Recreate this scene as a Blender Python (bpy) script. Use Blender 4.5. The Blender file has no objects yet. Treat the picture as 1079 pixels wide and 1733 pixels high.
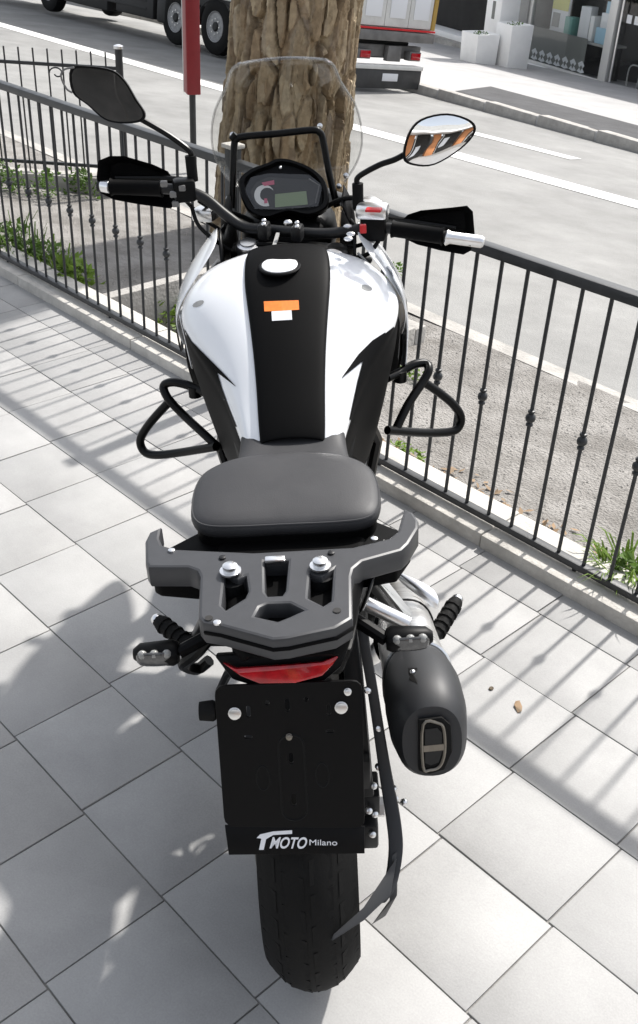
import bpy, bmesh, math, random
from mathutils import Vector, Matrix, noise
from math import sin, cos, pi, radians as rad
random.seed(7)
sc = bpy.context.scene
col = sc.collection
# ---------------------------------------------------------------- camera
PW, PH, FPX = 1079.0, 1733.0, 1711.131
CR = Vector((0.70148925, 0.71112017, 0.04712689))     # right
CD = Vector((0.41023673, -0.34883886, -0.84262522))   # down
CF = Vector((-0.5827681, 0.61042572, -0.53643433))    # forward
CP = Vector((1.0900, -0.7343, 1.7554))
cam = bpy.data.cameras.new('camera'); camo = bpy.data.objects.new('camera', cam); col.objects.link(camo)
cam.sensor_fit = 'VERTICAL'; cam.sensor_height = 24.0; cam.lens = 24.0 * FPX / PH
cam.clip_start = 0.05; cam.clip_end = 900
mw = Matrix.Identity(4)
for i in range(3):
    mw[i][0] = CR[i]; mw[i][1] = -CD[i]; mw[i][2] = -CF[i]; mw[i][3] = CP[i]
camo.matrix_world = mw
sc.camera = camo
# ---------------------------------------------------------------- light
ELEV = rad(51.3); SUNV = Vector((-0.065 * cos(ELEV), cos(ELEV), sin(ELEV))).normalized()
w = bpy.data.worlds.new('World'); sc.world = w; w.use_nodes = True
nt = w.node_tree; nt.nodes.clear()
sky = nt.nodes.new('ShaderNodeTexSky'); sky.sky_type = 'NISHITA'; sky.sun_disc = False
sky.sun_elevation = ELEV; sky.sun_rotation = math.atan2(SUNV.x, SUNV.y)
sky.air_density = 1.0; sky.dust_density = 2.5; sky.ozone_density = 1.0
hs = nt.nodes.new('ShaderNodeHueSaturation'); hs.inputs['Saturation'].default_value = 0.35
bg = nt.nodes.new('ShaderNodeBackground'); bg.inputs['Strength'].default_value = 0.15
wo = nt.nodes.new('ShaderNodeOutputWorld')
nt.links.new(sky.outputs[0], hs.inputs['Color']); nt.links.new(hs.outputs[0], bg.inputs[0]); nt.links.new(bg.outputs[0], wo.inputs[0])
sun = bpy.data.lights.new('sun', 'SUN'); sun.energy = 3.4; sun.angle = rad(1.4); sun.color = (1.0, 0.965, 0.92)
suno = bpy.data.objects.new('sun', sun); col.objects.link(suno)
suno.rotation_euler = SUNV.to_track_quat('Z', 'Y').to_euler(); suno.location = (0, 0, 20)
sc.view_settings.view_transform = 'Standard'; sc.view_settings.look = 'None'
sc.view_settings.gamma = 1.0; sc.view_settings.exposure = 0.75; sc.view_settings.use_curve_mapping = False
sc.cycles.max_bounces = 8; sc.cycles.transparent_max_bounces = 12; sc.cycles.transmission_bounces = 8

# ---------------------------------------------------------------- survey helpers (photo measurements -> metres)
S_, Y0_ = 0.095, 1.70                                   # the verge and the street fall away behind the terrace
def slope_z(y): return -S_ * max(0.0, y - Y0_) if y < 22 else -S_ * (22 - Y0_)
def ray(u, v): return CF + CR * ((u - PW / 2) / FPX) + CD * ((v - PH / 2) / FPX)
def at(u, v, ax, val):
    d = ray(u, v); k = (val - CP['xyz'.index(ax)]) / d['xyz'.index(ax)]; return CP + d * k
def on_slope(u, v, lift=0.0):
    d = ray(u, v); k = (lift - S_ * (CP.y - Y0_) - CP.z) / (d.z + S_ * d.y); return CP + d * k
BPS, BPH = 0.80963602, 0.09029299
BM = Matrix.Rotation(BPS, 3, 'Z') @ Matrix.Rotation(-BPH, 3, 'Y')
BO = Vector((0.1506484, 0.28008409, 0.0)) + BM @ Vector((0.010, 0, 0))
BMT = BM.transposed()
def bl(u, v, ax, val):
    d = BMT @ ray(u, v); c0 = BMT @ (CP - BO); a = 'xyz'.index(ax); k = (val - c0[a]) / d[a]; return c0 + d * k

# ---------------------------------------------------------------- mesh helpers
def catmull(pts, k=6, closed=False):
    P = [Vector(p) for p in pts]; n = len(P); out = []
    rng = range(n) if closed else range(n - 1)
    for i in rng:
        a = P[(i - 1) % n] if closed or i > 0 else P[0] * 2 - P[1]
        b = P[i]; c = P[(i + 1) % n]
        d = P[(i + 2) % n] if closed or i + 2 < n else P[-1] * 2 - P[-2]
        for j in range(k):
            t = j / k
            out.append(0.5 * ((2 * b) + (c - a) * t + (2 * a - 5 * b + 4 * c - d) * t * t + (3 * b - a - 3 * c + d) * t ** 3))
    if not closed: out.append(P[-1])
    return out
class MB:
    def __init__(s): s.v = []; s.f = []
    def add(s, vs, fs):
        o = len(s.v); s.v += [tuple(v) for v in vs]; s.f += [tuple(i + o for i in f) for f in fs]; return s
    def box(s, c, size, rot=None):
        c = Vector(c); hx, hy, hz = size[0] / 2, size[1] / 2, size[2] / 2
        vs = [Vector((x, y, z)) for z in (-hz, hz) for y in (-hy, hy) for x in (-hx, hx)]
        if rot is not None: vs = [rot @ v for v in vs]
        return s.add([v + c for v in vs], [(0, 2, 3, 1), (4, 5, 7, 6), (0, 1, 5, 4), (2, 6, 7, 3), (0, 4, 6, 2), (1, 3, 7, 5)])
    def bb(s, x0, x1, y0, y1, z0, z1): return s.box(((x0 + x1) / 2, (y0 + y1) / 2, (z0 + z1) / 2), (x1 - x0, y1 - y0, z1 - z0))
    def beam(s, a, b, wd, ht, up=(0, 0, 1)):
        a = Vector(a); b = Vector(b); d = (b - a); L = d.length; d.normalize()
        x = d.cross(Vector(up)).normalized(); z = x.cross(d)
        R = Matrix((x, d, z)).transposed()
        return s.box((a + b) / 2, (wd, L, ht), R)
    def loft(s, rings, cap=True, closed=True, loop=False):
        n = len(rings[0]); vs = [v for r in rings for v in r]; fs = []
        m = len(rings)
        for i in range(m if loop else m - 1):
            i2 = (i + 1) % m
            for j in range(n if closed else n - 1):
                j2 = (j + 1) % n
                fs.append((i * n + j, i * n + j2, i2 * n + j2, i2 * n + j))
        if cap and not loop and closed:
            fs.append(tuple(range(n - 1, -1, -1))); fs.append(tuple((m - 1) * n + j for j in range(n)))
        return s.add(vs, fs)
    def tube(s, pts, r, n=10, closed=False, cap=True):
        P = [Vector(p) for p in pts]; m = len(P); rings = []
        up = None
        for i in range(m):
            if closed: t = P[(i + 1) % m] - P[i - 1]
            else: t = P[min(i + 1, m - 1)] - P[max(i - 1, 0)]
            t.normalize()
            if up is None:
                up = Vector((0, 0, 1)) if abs(t.z) < 0.9 else Vector((1, 0, 0))
            x = t.cross(up).normalized(); up = x.cross(t).normalized()
            ri = r[i] if isinstance(r, (list, tuple)) else r
            rings.append([P[i] + (x * cos(2 * pi * j / n) + up * sin(2 * pi * j / n)) * ri for j in range(n)])
        return s.loft(rings, cap, True, closed)
    def rod(s, a, b, r, r2=None, n=12): return s.tube([a, b], [r, r if r2 is None else r2], n)
    def lathe(s, prof, o, axis, n=24, ref=(0, 0, 1)):
        o = Vector(o); ax = Vector(axis).normalized(); ref = Vector(ref)
        if abs(ax.dot(ref)) > 0.95: ref = Vector((1, 0, 0))
        x = ax.cross(ref).normalized(); y = ax.cross(x)
        rings = [[o + ax * h + (x * cos(2 * pi * j / n) + y * sin(2 * pi * j / n)) * r for j in range(n)] for r, h in prof]
        return s.loft(rings, True, True)
    def ell(s, c, r, nu=16, nv=10, rot=None):
        c = Vector(c); rings = []
        for i in range(nv + 1):
            a = pi * i / nv; k = max(sin(a), 0.02)
            ring = [Vector((r[0] * k * cos(2 * pi * j / nu), r[1] * k * sin(2 * pi * j / nu), -r[2] * cos(a))) for j in range(nu)]
            rings.append([c + (rot @ v if rot else v) for v in ring])
        return s.loft(rings)
    def prism(s, poly, d):
        a = [Vector(p) for p in poly]; d = Vector(d); return s.loft([a, [p + d for p in a]])
    def build(s, name, mat, parent=None, smooth=True, bevel=0.0, seg=2, sub=0, solid=0.0, ang=35, wn=False):
        me = bpy.data.meshes.new(name); me.from_pydata(s.v, [], s.f); me.update()
        bm = bmesh.new(); bm.from_mesh(me)
        bmesh.ops.recalc_face_normals(bm, faces=bm.faces)
        if bevel:
            es = [e for e in bm.edges if len(e.link_faces) == 2 and e.calc_face_angle(0) > rad(28)]
            bmesh.ops.bevel(bm, geom=es, offset=bevel, segments=seg, profile=0.5, affect='EDGES', clamp_overlap=True)
        bm.to_mesh(me); bm.free()
        if smooth:
            for p in me.polygons: p.use_smooth = True
            if not sub: me.set_sharp_from_angle(angle=rad(ang))
        me.materials.append(mat)
        o = link(name, me, parent)
        if solid:
            m = o.modifiers.new('solid', 'SOLIDIFY'); m.thickness = solid; m.offset = 0
        if sub:
            m = o.modifiers.new('sub', 'SUBSURF'); m.levels = sub; m.render_levels = sub
        return o
def link(name, data, parent=None):
    o = bpy.data.objects.new(name, data); col.objects.link(o)
    if parent is not None: o.parent = parent
    return o
def thing(name, label, cat, loc=(0, 0, 0), rz=0.0, group=None):
    o = link(name, None); o.location = loc; o.rotation_euler = (0, 0, rz); return tag(o, label, cat, group)
def tag(o, label=None, cat=None, group=None, kind=None):
    for k, v in (('label', label), ('category', cat), ('group', group), ('kind', kind)):
        if v: o[k] = v
    return o
def share(src, parent, loc=None, rot=None):
    c = src.copy(); col.objects.link(c); c.parent = parent
    if loc is not None: c.location = loc
    if rot is not None: c.rotation_euler = rot
    return c
def plate(name, outer, holes, thick, bevel, mat, parent, frame):
    """flat sheet with cut-outs; outer and holes are 2D lists in the frame (a 4x4 matrix)"""
    cu = bpy.data.curves.new(name, 'CURVE'); cu.dimensions = '2D'; cu.fill_mode = 'BOTH'
    cu.extrude = thick / 2; cu.bevel_depth = bevel; cu.bevel_resolution = 1; cu.offset = -bevel
    for poly in [outer] + holes:
        sp = cu.splines.new('POLY'); sp.points.add(len(poly) - 1); sp.use_cyclic_u = True
        for p, q in zip(sp.points, poly): p.co = (q[0], q[1], 0, 1)
    tmp = bpy.data.objects.new('tmp', cu); col.objects.link(tmp)
    dg = bpy.context.evaluated_depsgraph_get()
    me = bpy.data.meshes.new_from_object(tmp.evaluated_get(dg)); bpy.data.objects.remove(tmp); bpy.data.curves.remove(cu)
    me.name = name; me.transform(frame); me.materials.clear(); me.materials.append(mat)
    for p in me.polygons: p.use_smooth = True
    me.set_sharp_from_angle(angle=rad(40))
    return link(name, me, parent)
def lettering(txt, size, mat, parent, frame, shear=0.0, depth=0.0006, bold=0.0):
    cu = bpy.data.curves.new('lettering', 'FONT'); cu.body = txt; cu.size = size; cu.shear = shear; cu.extrude = depth; cu.offset = bold
    tmp = bpy.data.objects.new('tmp', cu); col.objects.link(tmp)
    dg = bpy.context.evaluated_depsgraph_get()
    me = bpy.data.meshes.new_from_object(tmp.evaluated_get(dg)); bpy.data.objects.remove(tmp); bpy.data.curves.remove(cu)
    me.name = 'lettering'; me.transform(frame); me.materials.clear(); me.materials.append(mat)
    return link('lettering', me, parent)
def roundrect(x0, x1, y0, y1, r, k=4):
    out = []
    for cx, cy, a0 in ((x1 - r, y1 - r, 0), (x0 + r, y1 - r, 90), (x0 + r, y0 + r, 180), (x1 - r, y0 + r, 270)):
        for i in range(k + 1):
            a = rad(a0 + 90 * i / k); out.append((cx + r * cos(a), cy + r * sin(a)))
    return out
def frame3(o, x, y):
    x = Vector(x).normalized(); z = x.cross(Vector(y)).normalized(); y = z.cross(x)
    m = Matrix.Identity(4)
    for i in range(3): m[i][0] = x[i]; m[i][1] = y[i]; m[i][2] = z[i]; m[i][3] = o[i]
    return m

# ---------------------------------------------------------------- materials
def mat(name, base, rough=0.5, metal=0.0, spec=0.5, var=0.0, scale=8.0, bump=0.0, bscale=60.0, coat=0.0, base2=None, rvar=0.0, detail=6.0, thr=None, stretch=None, bdist=0.01, world=False, speck=0.0):
    m = bpy.data.materials.new(name); m.use_nodes = True; n = m.node_tree.nodes; L = m.node_tree.links
    b = n['Principled BSDF']; b.inputs['Base Color'].default_value = (*base, 1); b.inputs['Roughness'].default_value = rough
    b.inputs['Metallic'].default_value = metal; b.inputs['Specular IOR Level'].default_value = spec; b.inputs['Coat Weight'].default_value = coat
    tc = n.new('ShaderNodeTexCoord'); src = tc.outputs['Object']
    if world: src = n.new('ShaderNodeNewGeometry').outputs['Position']
    if stretch:
        mp = n.new('ShaderNodeMapping'); mp.inputs['Scale'].default_value = stretch; L.new(src, mp.inputs[0]); src = mp.outputs[0]
    if var or base2 or rvar:
        t = n.new('ShaderNodeTexNoise'); t.inputs['Scale'].default_value = scale; t.inputs['Detail'].default_value = detail; t.inputs['Roughness'].default_value = 0.62
        L.new(src, t.inputs['Vector'])
        r = n.new('ShaderNodeValToRGB'); lo, hi = thr or (0.3, 0.7)
        r.color_ramp.elements[0].position = lo; r.color_ramp.elements[1].position = hi
        if base2: c0, c1 = base, base2
        else: c0 = tuple(c * (1 - var) for c in base); c1 = tuple(min(1, c * (1 + var)) for c in base)
        r.color_ramp.elements[0].color = (*c0, 1); r.color_ramp.elements[1].color = (*c1, 1)
        L.new(t.outputs['Fac'], r.inputs[0])
        if var or base2: L.new(r.outputs[0], b.inputs['Base Color'])
        if rvar:
            mr = n.new('ShaderNodeMapRange'); mr.inputs[3].default_value = max(0, rough - rvar); mr.inputs[4].default_value = min(1, rough + rvar)
            mr.inputs[1].default_value = 0.3; mr.inputs[2].default_value = 0.7
            L.new(t.outputs['Fac'], mr.inputs[0]); L.new(mr.outputs[0], b.inputs['Roughness'])
    if speck:
        ts = n.new('ShaderNodeTexNoise'); ts.inputs['Scale'].default_value = 260; ts.inputs['Detail'].default_value = 3; L.new(src, ts.inputs['Vector'])
        tb = n.new('ShaderNodeTexNoise'); tb.inputs['Scale'].default_value = 0.9; tb.inputs['Detail'].default_value = 9; tb.inputs['Roughness'].default_value = 0.7; L.new(src, tb.inputs['Vector'])
        sm = n.new('ShaderNodeMath'); sm.operation = 'MULTIPLY_ADD'; sm.inputs[1].default_value = speck * 1.4; sm.inputs[2].default_value = 1 - speck * .7; L.new(ts.outputs['Fac'], sm.inputs[0])
        sb2 = n.new('ShaderNodeMapRange'); sb2.inputs[1].default_value = .36; sb2.inputs[2].default_value = .6; sb2.inputs[3].default_value = .84; sb2.inputs[4].default_value = 1.03; L.new(tb.outputs['Fac'], sb2.inputs[0])
        pm = n.new('ShaderNodeMath'); pm.operation = 'MULTIPLY'; L.new(sm.outputs[0], pm.inputs[0]); L.new(sb2.outputs[0], pm.inputs[1])
        vm = n.new('ShaderNodeVectorMath'); vm.operation = 'SCALE'; L.new(b.inputs['Base Color'].links[0].from_socket, vm.inputs[0]); L.new(pm.outputs[0], vm.inputs['Scale']); L.new(vm.outputs[0], b.inputs['Base Color'])
    if bump:
        t2 = n.new('ShaderNodeTexNoise'); t2.inputs['Scale'].default_value = bscale; t2.inputs['Detail'].default_value = 5
        L.new(src, t2.inputs['Vector'])
        bp = n.new('ShaderNodeBump'); bp.inputs['Strength'].default_value = bump; bp.inputs['Distance'].default_value = bdist
        L.new(t2.outputs['Fac'], bp.inputs['Height']); L.new(bp.outputs[0], b.inputs['Normal'])
    return m
def glassy(name, tint=(1, 1, 1), alpha=0.12, rough=0.02):
    m = bpy.data.materials.new(name); m.use_nodes = True; n = m.node_tree.nodes; L = m.node_tree.links; n.clear()
    o = n.new('ShaderNodeOutputMaterial'); mx = n.new('ShaderNodeMixShader'); tr = n.new('ShaderNodeBsdfTransparent'); gl = n.new('ShaderNodeBsdfGlossy')
    fr0 = n.new('ShaderNodeLayerWeight'); fr0.inputs['Blend'].default_value = 0.5; fr = n.new('ShaderNodeMath'); fr.operation = 'POWER'; fr.inputs[1].default_value = 4.0; L.new(fr0.outputs['Facing'], fr.inputs[0])
    fr2 = n.new('ShaderNodeMath'); fr2.operation = 'MULTIPLY'; fr2.inputs[1].default_value = 0.6; L.new(fr.outputs[0], fr2.inputs[0]); fr = fr2
    ad = n.new('ShaderNodeMath'); ad.operation = 'ADD'; ad.inputs[1].default_value = alpha; ad.use_clamp = True
    tr.inputs[0].default_value = (*tint, 1); gl.inputs['Roughness'].default_value = rough
    L.new(fr.outputs[0], ad.inputs[0]); L.new(ad.outputs[0], mx.inputs[0]); L.new(tr.outputs[0], mx.inputs[1]); L.new(gl.outputs[0], mx.inputs[2]); L.new(mx.outputs[0], o.inputs[0])
    return m
def rnd_tint(m, amt=0.1):
    """small colour shift for each object"""
    n = m.node_tree.nodes; L = m.node_tree.links; b = n['Principled BSDF']; inp = b.inputs['Base Color']
    oi = n.new('ShaderNodeObjectInfo'); mr = n.new('ShaderNodeMapRange'); mr.inputs[3].default_value = 1 - amt; mr.inputs[4].default_value = 1 + amt
    L.new(oi.outputs['Random'], mr.inputs[0]); h = n.new('ShaderNodeHueSaturation'); L.new(mr.outputs[0], h.inputs['Value'])
    if inp.is_linked: L.new(inp.links[0].from_socket, h.inputs['Color'])
    else: h.inputs['Color'].default_value = inp.default_value
    L.new(h.outputs[0], inp); return m
M = {}
M['tile'] = rnd_tint(mat('tile', (0.352, 0.349, 0.341), 0.55, var=0.11, scale=3.2, detail=11, bump=0.14, bscale=150, bdist=0.002, rvar=0.08, spec=0.25, world=True, speck=0.22), 0.05)
M['grout'] = mat('grout', (0.215, 0.208, 0.195), 0.9, var=0.3, scale=14, bump=0.4, bscale=200)
M['kerbstone'] = mat('kerbstone', (0.50, 0.48, 0.44), 0.85, world=True, var=0.25, scale=7, bump=0.5, bscale=70)
M['verge'] = mat('verge', (0.19, 0.178, 0.162), 0.95, base2=(0.33, 0.315, 0.295), scale=5, detail=12, thr=(0.35, 0.66), bump=1.0, bscale=90, bdist=0.02)
M['road'] = mat('road', (0.25, 0.248, 0.238), 0.85, var=0.16, scale=1.6, detail=12, bump=0.5, bscale=120, world=True, speck=0.4)
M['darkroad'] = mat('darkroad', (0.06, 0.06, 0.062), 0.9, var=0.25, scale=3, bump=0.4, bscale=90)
M['pave'] = mat('pave', (0.37, 0.365, 0.36), 0.85, var=0.12, scale=2.0, bump=0.4, bscale=60)
M['paint'] = mat('paint', (0.78, 0.78, 0.76), 0.7, var=0.1, scale=9)
M['earth'] = mat('earth', (0.075, 0.058, 0.04), 1.0, base2=(0.16, 0.13, 0.09), scale=12, bump=1.0, bscale=50, bdist=0.03)
M['concrete'] = mat('concrete', (0.36, 0.345, 0.32), 0.9, var=0.25, scale=6, bump=0.6, bscale=60)
M['iron'] = mat('iron', (0.028, 0.030, 0.032), 0.42, spec=0.45, var=0.25, scale=20, bump=0.15, bscale=150, bdist=0.002, rvar=0.1)
M['plastic'] = mat('plastic', (0.0028, 0.0028, 0.003), 0.45, spec=0.14, bump=0.06, bscale=600, bdist=0.001)
M['satin'] = mat('satin', (0.0095, 0.0098, 0.0106), 0.42, spec=0.34, bump=0.05, bscale=700, bdist=0.001)
M['frameblack'] = mat('frameblack', (0.0018, 0.0018, 0.0018), 0.32, spec=0.2)
M['rubber'] = mat('rubber', (0.004, 0.0039, 0.0038), 0.75, spec=0.2, var=0.3, scale=12, bump=0.2, bscale=200, bdist=0.002)
M['seat'] = mat('seat', (0.034, 0.034, 0.036), 0.55, spec=0.35, var=0.08, scale=14, bump=0.16, bscale=420, bdist=0.0012, rvar=0.06)
M['white'] = mat('white', (0.84, 0.855, 0.87), 0.16, spec=0.5, coat=0.6)
M['rackgrey'] = mat('rackgrey', (0.036, 0.037, 0.040), 0.42, spec=0.5, var=0.1, scale=30, bump=0.08, bscale=500, bdist=0.001)
M['capalu'] = mat('capalu', (0.93, 0.93, 0.93), 0.5, metal=1.0)
M['bumpergrey'] = mat('bumpergrey', (0.045, 0.045, 0.045), 0.6, var=0.3, scale=6)
M['matblack'] = mat('matblack', (0.003, 0.003, 0.0032), 0.6, spec=0.06)
M['rimgrey'] = mat('rimgrey', (0.26, 0.26, 0.26), 0.5, var=0.25, scale=18)
M['tankpad'] = mat('tankpad', (0.0025, 0.0025, 0.0026), 0.55, spec=0.07, bump=0.1, bscale=500, bdist=0.001)
M['steel'] = mat('steel', (0.76, 0.755, 0.74), 0.33, metal=1.0, var=0.1, scale=9, rvar=0.1, stretch=(1, 14, 1))
M['alu'] = mat('alu', (0.82, 0.82, 0.82), 0.28, metal=1.0, var=0.08, scale=20)
M['pipe_end'] = mat('pipe_end', (0.23, 0.21, 0.18), 0.4, metal=0.9, var=0.2, scale=30)
M['greycap'] = mat('greycap', (0.024, 0.025, 0.027), 0.5, spec=0.4, bump=0.05, bscale=500, bdist=0.001)
M['red_lens'] = mat('red_lens', (0.40, 0.006, 0.012), 0.12, spec=0.6, coat=0.5, var=0.35, scale=60)
M['clear_lens'] = mat('clear_lens', (0.05, 0.05, 0.05), 0.15, spec=0.7, coat=0.5, var=0.5, scale=90)
M['led'] = mat('led', (0.26, 0.26, 0.25), 0.15, coat=0.5)
M['orange'] = mat('orange', (0.85, 0.22, 0.03), 0.5, var=0.15, scale=90)
M['label'] = mat('label', (0.75, 0.76, 0.78), 0.5)
M['red'] = mat('red', (0.55, 0.015, 0.02), 0.35)
M['redpanel'] = mat('redpanel', (0.22, 0.012, 0.018), 0.45, var=0.15, scale=6)
M['lcd'] = mat('lcd', (0.22, 0.29, 0.16), 0.25)
M['dial'] = mat('dial', (0.80, 0.80, 0.80), 0.4)
M['pink'] = mat('pink', (0.55, 0.10, 0.18), 0.4)
M['mirror'] = mat('mirror', (0.86, 0.87, 0.88), 0.02, metal=1.0)
M['chain'] = mat('chain', (0.20, 0.19, 0.17), 0.45, metal=0.9)
M['screen'] = glassy('screen', (0.93, 0.93, 0.92), 0.055)
M['screenedge'] = glassy('screenedge', (0.82, 0.82, 0.82), 0.15, 0.2)
M['shopglass'] = glassy('shopglass', (0.95, 0.96, 0.96), 0.03, 0.01)
M['truckwhite'] = mat('truckwhite', (0.62, 0.62, 0.60), 0.5, var=0.12, scale=3)
M['truckdark'] = mat('truckdark', (0.006, 0.006, 0.006), 0.6, var=0.3, scale=5)
M['truckgrey'] = mat('truckgrey', (0.16, 0.155, 0.15), 0.55, metal=0.2, var=0.25, scale=6)
M['yellow'] = mat('yellow', (0.42, 0.27, 0.06), 0.5)
M['wallwhite'] = mat('wallwhite', (0.86, 0.86, 0.85), 0.8, var=0.05, scale=3, bump=0.2, bscale=60)
M['wallgrey'] = mat('wallgrey', (0.33, 0.33, 0.32), 0.8, var=0.1, scale=3)
M['interior'] = mat('interior', (0.018, 0.017, 0.016), 0.8, var=0.4, scale=2)
M['aluframe'] = mat('aluframe', (0.68, 0.68, 0.66), 0.4, metal=0.3)
M['greyfilm'] = mat('greyfilm', (0.17, 0.175, 0.165), 0.6)
M['blue'] = mat('blue', (0.35, 0.55, 0.68), 0.5); M['teal'] = mat('teal', (0.16, 0.36, 0.32), 0.5); M['posteryellow'] = mat('posteryellow', (0.62, 0.60, 0.22), 0.5)
M['terracotta'] = mat('terracotta', (0.52, 0.22, 0.09), 0.8, var=0.12, scale=2)
def leafmat(name, c):
    m = rnd_tint(mat(name, c, 0.5, var=0.4, scale=9, spec=0.3), 0.2); n = m.node_tree.nodes; L = m.node_tree.links; b = n['Principled BSDF']; o = n['Material Output']
    t = n.new('ShaderNodeBsdfTranslucent'); mx = n.new('ShaderNodeMixShader'); mx.inputs[0].default_value = 0.4
    L.new(b.inputs['Base Color'].links[0].from_socket, t.inputs[0]); L.new(b.outputs[0], mx.inputs[1]); L.new(t.outputs[0], mx.inputs[2]); L.new(mx.outputs[0], o.inputs[0]); return m
M['leafA'] = leafmat('leafA', (0.095, 0.17, 0.03)); M['leafB'] = leafmat('leafB', (0.17, 0.27, 0.04))
M['_a'] = rnd_tint(mat('leafA', (0.07, 0.13, 0.022), 0.55, var=0.4, scale=9), 0.2)
M['_b'] = rnd_tint(mat('leafB', (0.14, 0.22, 0.03), 0.55, var=0.35, scale=9), 0.2)
M['needle'] = mat('needle', (0.035, 0.06, 0.02), 0.7, var=0.4, scale=4)
M['dryleaf'] = mat('dryleaf', (0.30, 0.19, 0.10), 0.8, base2=(0.20, 0.15, 0.10), scale=14)
M['pebble'] = mat('pebble', (0.40, 0.38, 0.35), 0.9, var=0.35, scale=25)
# ================================================================ setting
# ground sheet to the horizon (kept under the terrace, verge and street sheets)
g = MB(); ys = [-300, 1.2, 1.66, 3.1, 22, 400]; zs = [-0.12, -0.12, -0.42, slope_z(3.1) - 0.3, slope_z(22) - 0.05, slope_z(22) - 0.05]
g.loft([[(x, y, z) for x in (-400, 400)] for y, z in zip(ys, zs)], closed=False)
tag(g.build('ground', M['road'], smooth=False), kind='structure')
# terrace
terrace = MB().bb(-14, 16, -16, 1.60, -0.115, -0.0045).build('terrace_floor', M['grout'], smooth=False); tag(terrace, kind='structure')
tm = MB().bb(-0.1438, 0.1438, -0.1338, 0.1338, -0.012, 0.0)
t0 = tm.build('tile', M['tile'], terrace, bevel=0.0016, seg=2)
first = True
for a in range(-17, 6):
    for b in range(-6, 6):
        c = Vector((0.006 + 0.291 * (a + .5) - 0.007 * (b + .5), 0.011 - 0.006 * (a + .5) + 0.271 * (b + .5), random.uniform(-0.0010, 0.0008)))
        if not (-4.6 < c.x < 1.3): continue
        o = t0 if first else share(t0, terrace); first = False
        o.location = c; o.rotation_euler = (random.uniform(-1, 1) * .0025, random.uniform(-1, 1) * .0025, -0.0225 + random.uniform(-1, 1) * .002)
tf_ = MB()
for a in range(-44, 26):
    for b in range(-34, 6):
        c = Vector((0.006 + 0.291 * (a + .5) - 0.007 * (b + .5), 0.011 - 0.006 * (a + .5) + 0.271 * (b + .5), random.uniform(-0.0010, 0.0008)))
        if (-4.6 < c.x < 1.3 and -6 <= b) or c.y > 1.56: continue
        tf_.box(c + Vector((0, 0, -.006)), (.2876, .2676, .012), Matrix.Rotation(-.0225, 3, 'Z'))
tag(tf_.build('outlying_tiles', M['tile'], terrace, smooth=False), kind='stuff')
FR = -0.0267                                       # the fence line's bearing
def fl(x, y): return Vector((x * cos(FR) - y * sin(FR), 1.56 + x * sin(FR) + y * cos(FR), 0))
# kerb under the fence
kerb = MB().box((0, 0, -0.03), (14, 0.15, 0.06)).build('terrace_kerb', M['grout'], smooth=False); tag(kerb, kind='structure')
kerb.location = fl(-2.0, 0.035); kerb.rotation_euler.z = FR
ks = None; x = -6.9
while x < 6.9:
    L = 0.95
    if ks is None: ks = MB().bb(-L / 2 + .002, L / 2 - .002, -0.1, 0.1, -0.06, 0.045).build('kerb_stone', M['kerbstone'], kerb, bevel=0.006)
    o = ks if x == -6.9 else share(ks, kerb)
    o.location = (x + L / 2, random.uniform(-.003, .003), random.uniform(-.002, .002)); x += L
# verge between terrace and street, with a sunken bed
def vy(x): return 3.0 - 0.08 * x                    # verge / street line
PX0, PX1, PY1 = -2.80, -1.75, 2.75
vg = MB()
def vquad(x0, x1, ya, yb, nx, ny):
    pts = []
    for i in range(nx + 1):
        X = x0 + (x1 - x0) * i / nx; lo = ya(X); hi = yb(X)
        row = []
        for j in range(ny + 1):
            Y = lo + (hi - lo) * j / ny
            row.append((X, Y, slope_z(Y) - 0.004 + 0.012 * noise.noise((X * 1.7, Y * 1.7, 3.0))))
        pts.append(row)
    vg.loft(pts, closed=False)
ky = lambda X: 1.64 - 0.0267 * X
vquad(-14, PX0, ky, vy, 60, 12); vquad(PX1, 8, ky, vy, 60, 12); vquad(PX0, PX1, lambda X: PY1, vy, 8, 4)
verge = vg.build('verge', M['verge']); tag(verge, kind='structure')
bed = MB(); bed.loft([[(PX0 - .02 + (PX1 - PX0 + .04) * i / 14, 1.6 + (PY1 - 1.58) * j / 14, -0.27 + 0.05 * noise.noise((i * .5, j * .5, 9))) for i in range(15)] for j in range(15)], closed=False)
tag(bed.build('bed_soil', M['earth']), kind='structure')
wl = MB(); wl.bb(PX0 - 0.07, PX0 + 0.0, 1.68, PY1, -0.4, 0.0); wl.bb(PX1, PX1 + .07, 1.68, PY1, -0.4, -0.02); wl.bb(PX0 - .07, PX1 + .07, PY1 + .003, PY1 + .08, -0.4, -0.03)
bw = wl.build('bed_wall', M['concrete'], bevel=0.006); tag(bw, 'low concrete edging wall around the sunken tree bed behind the fence', 'low wall')
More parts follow.
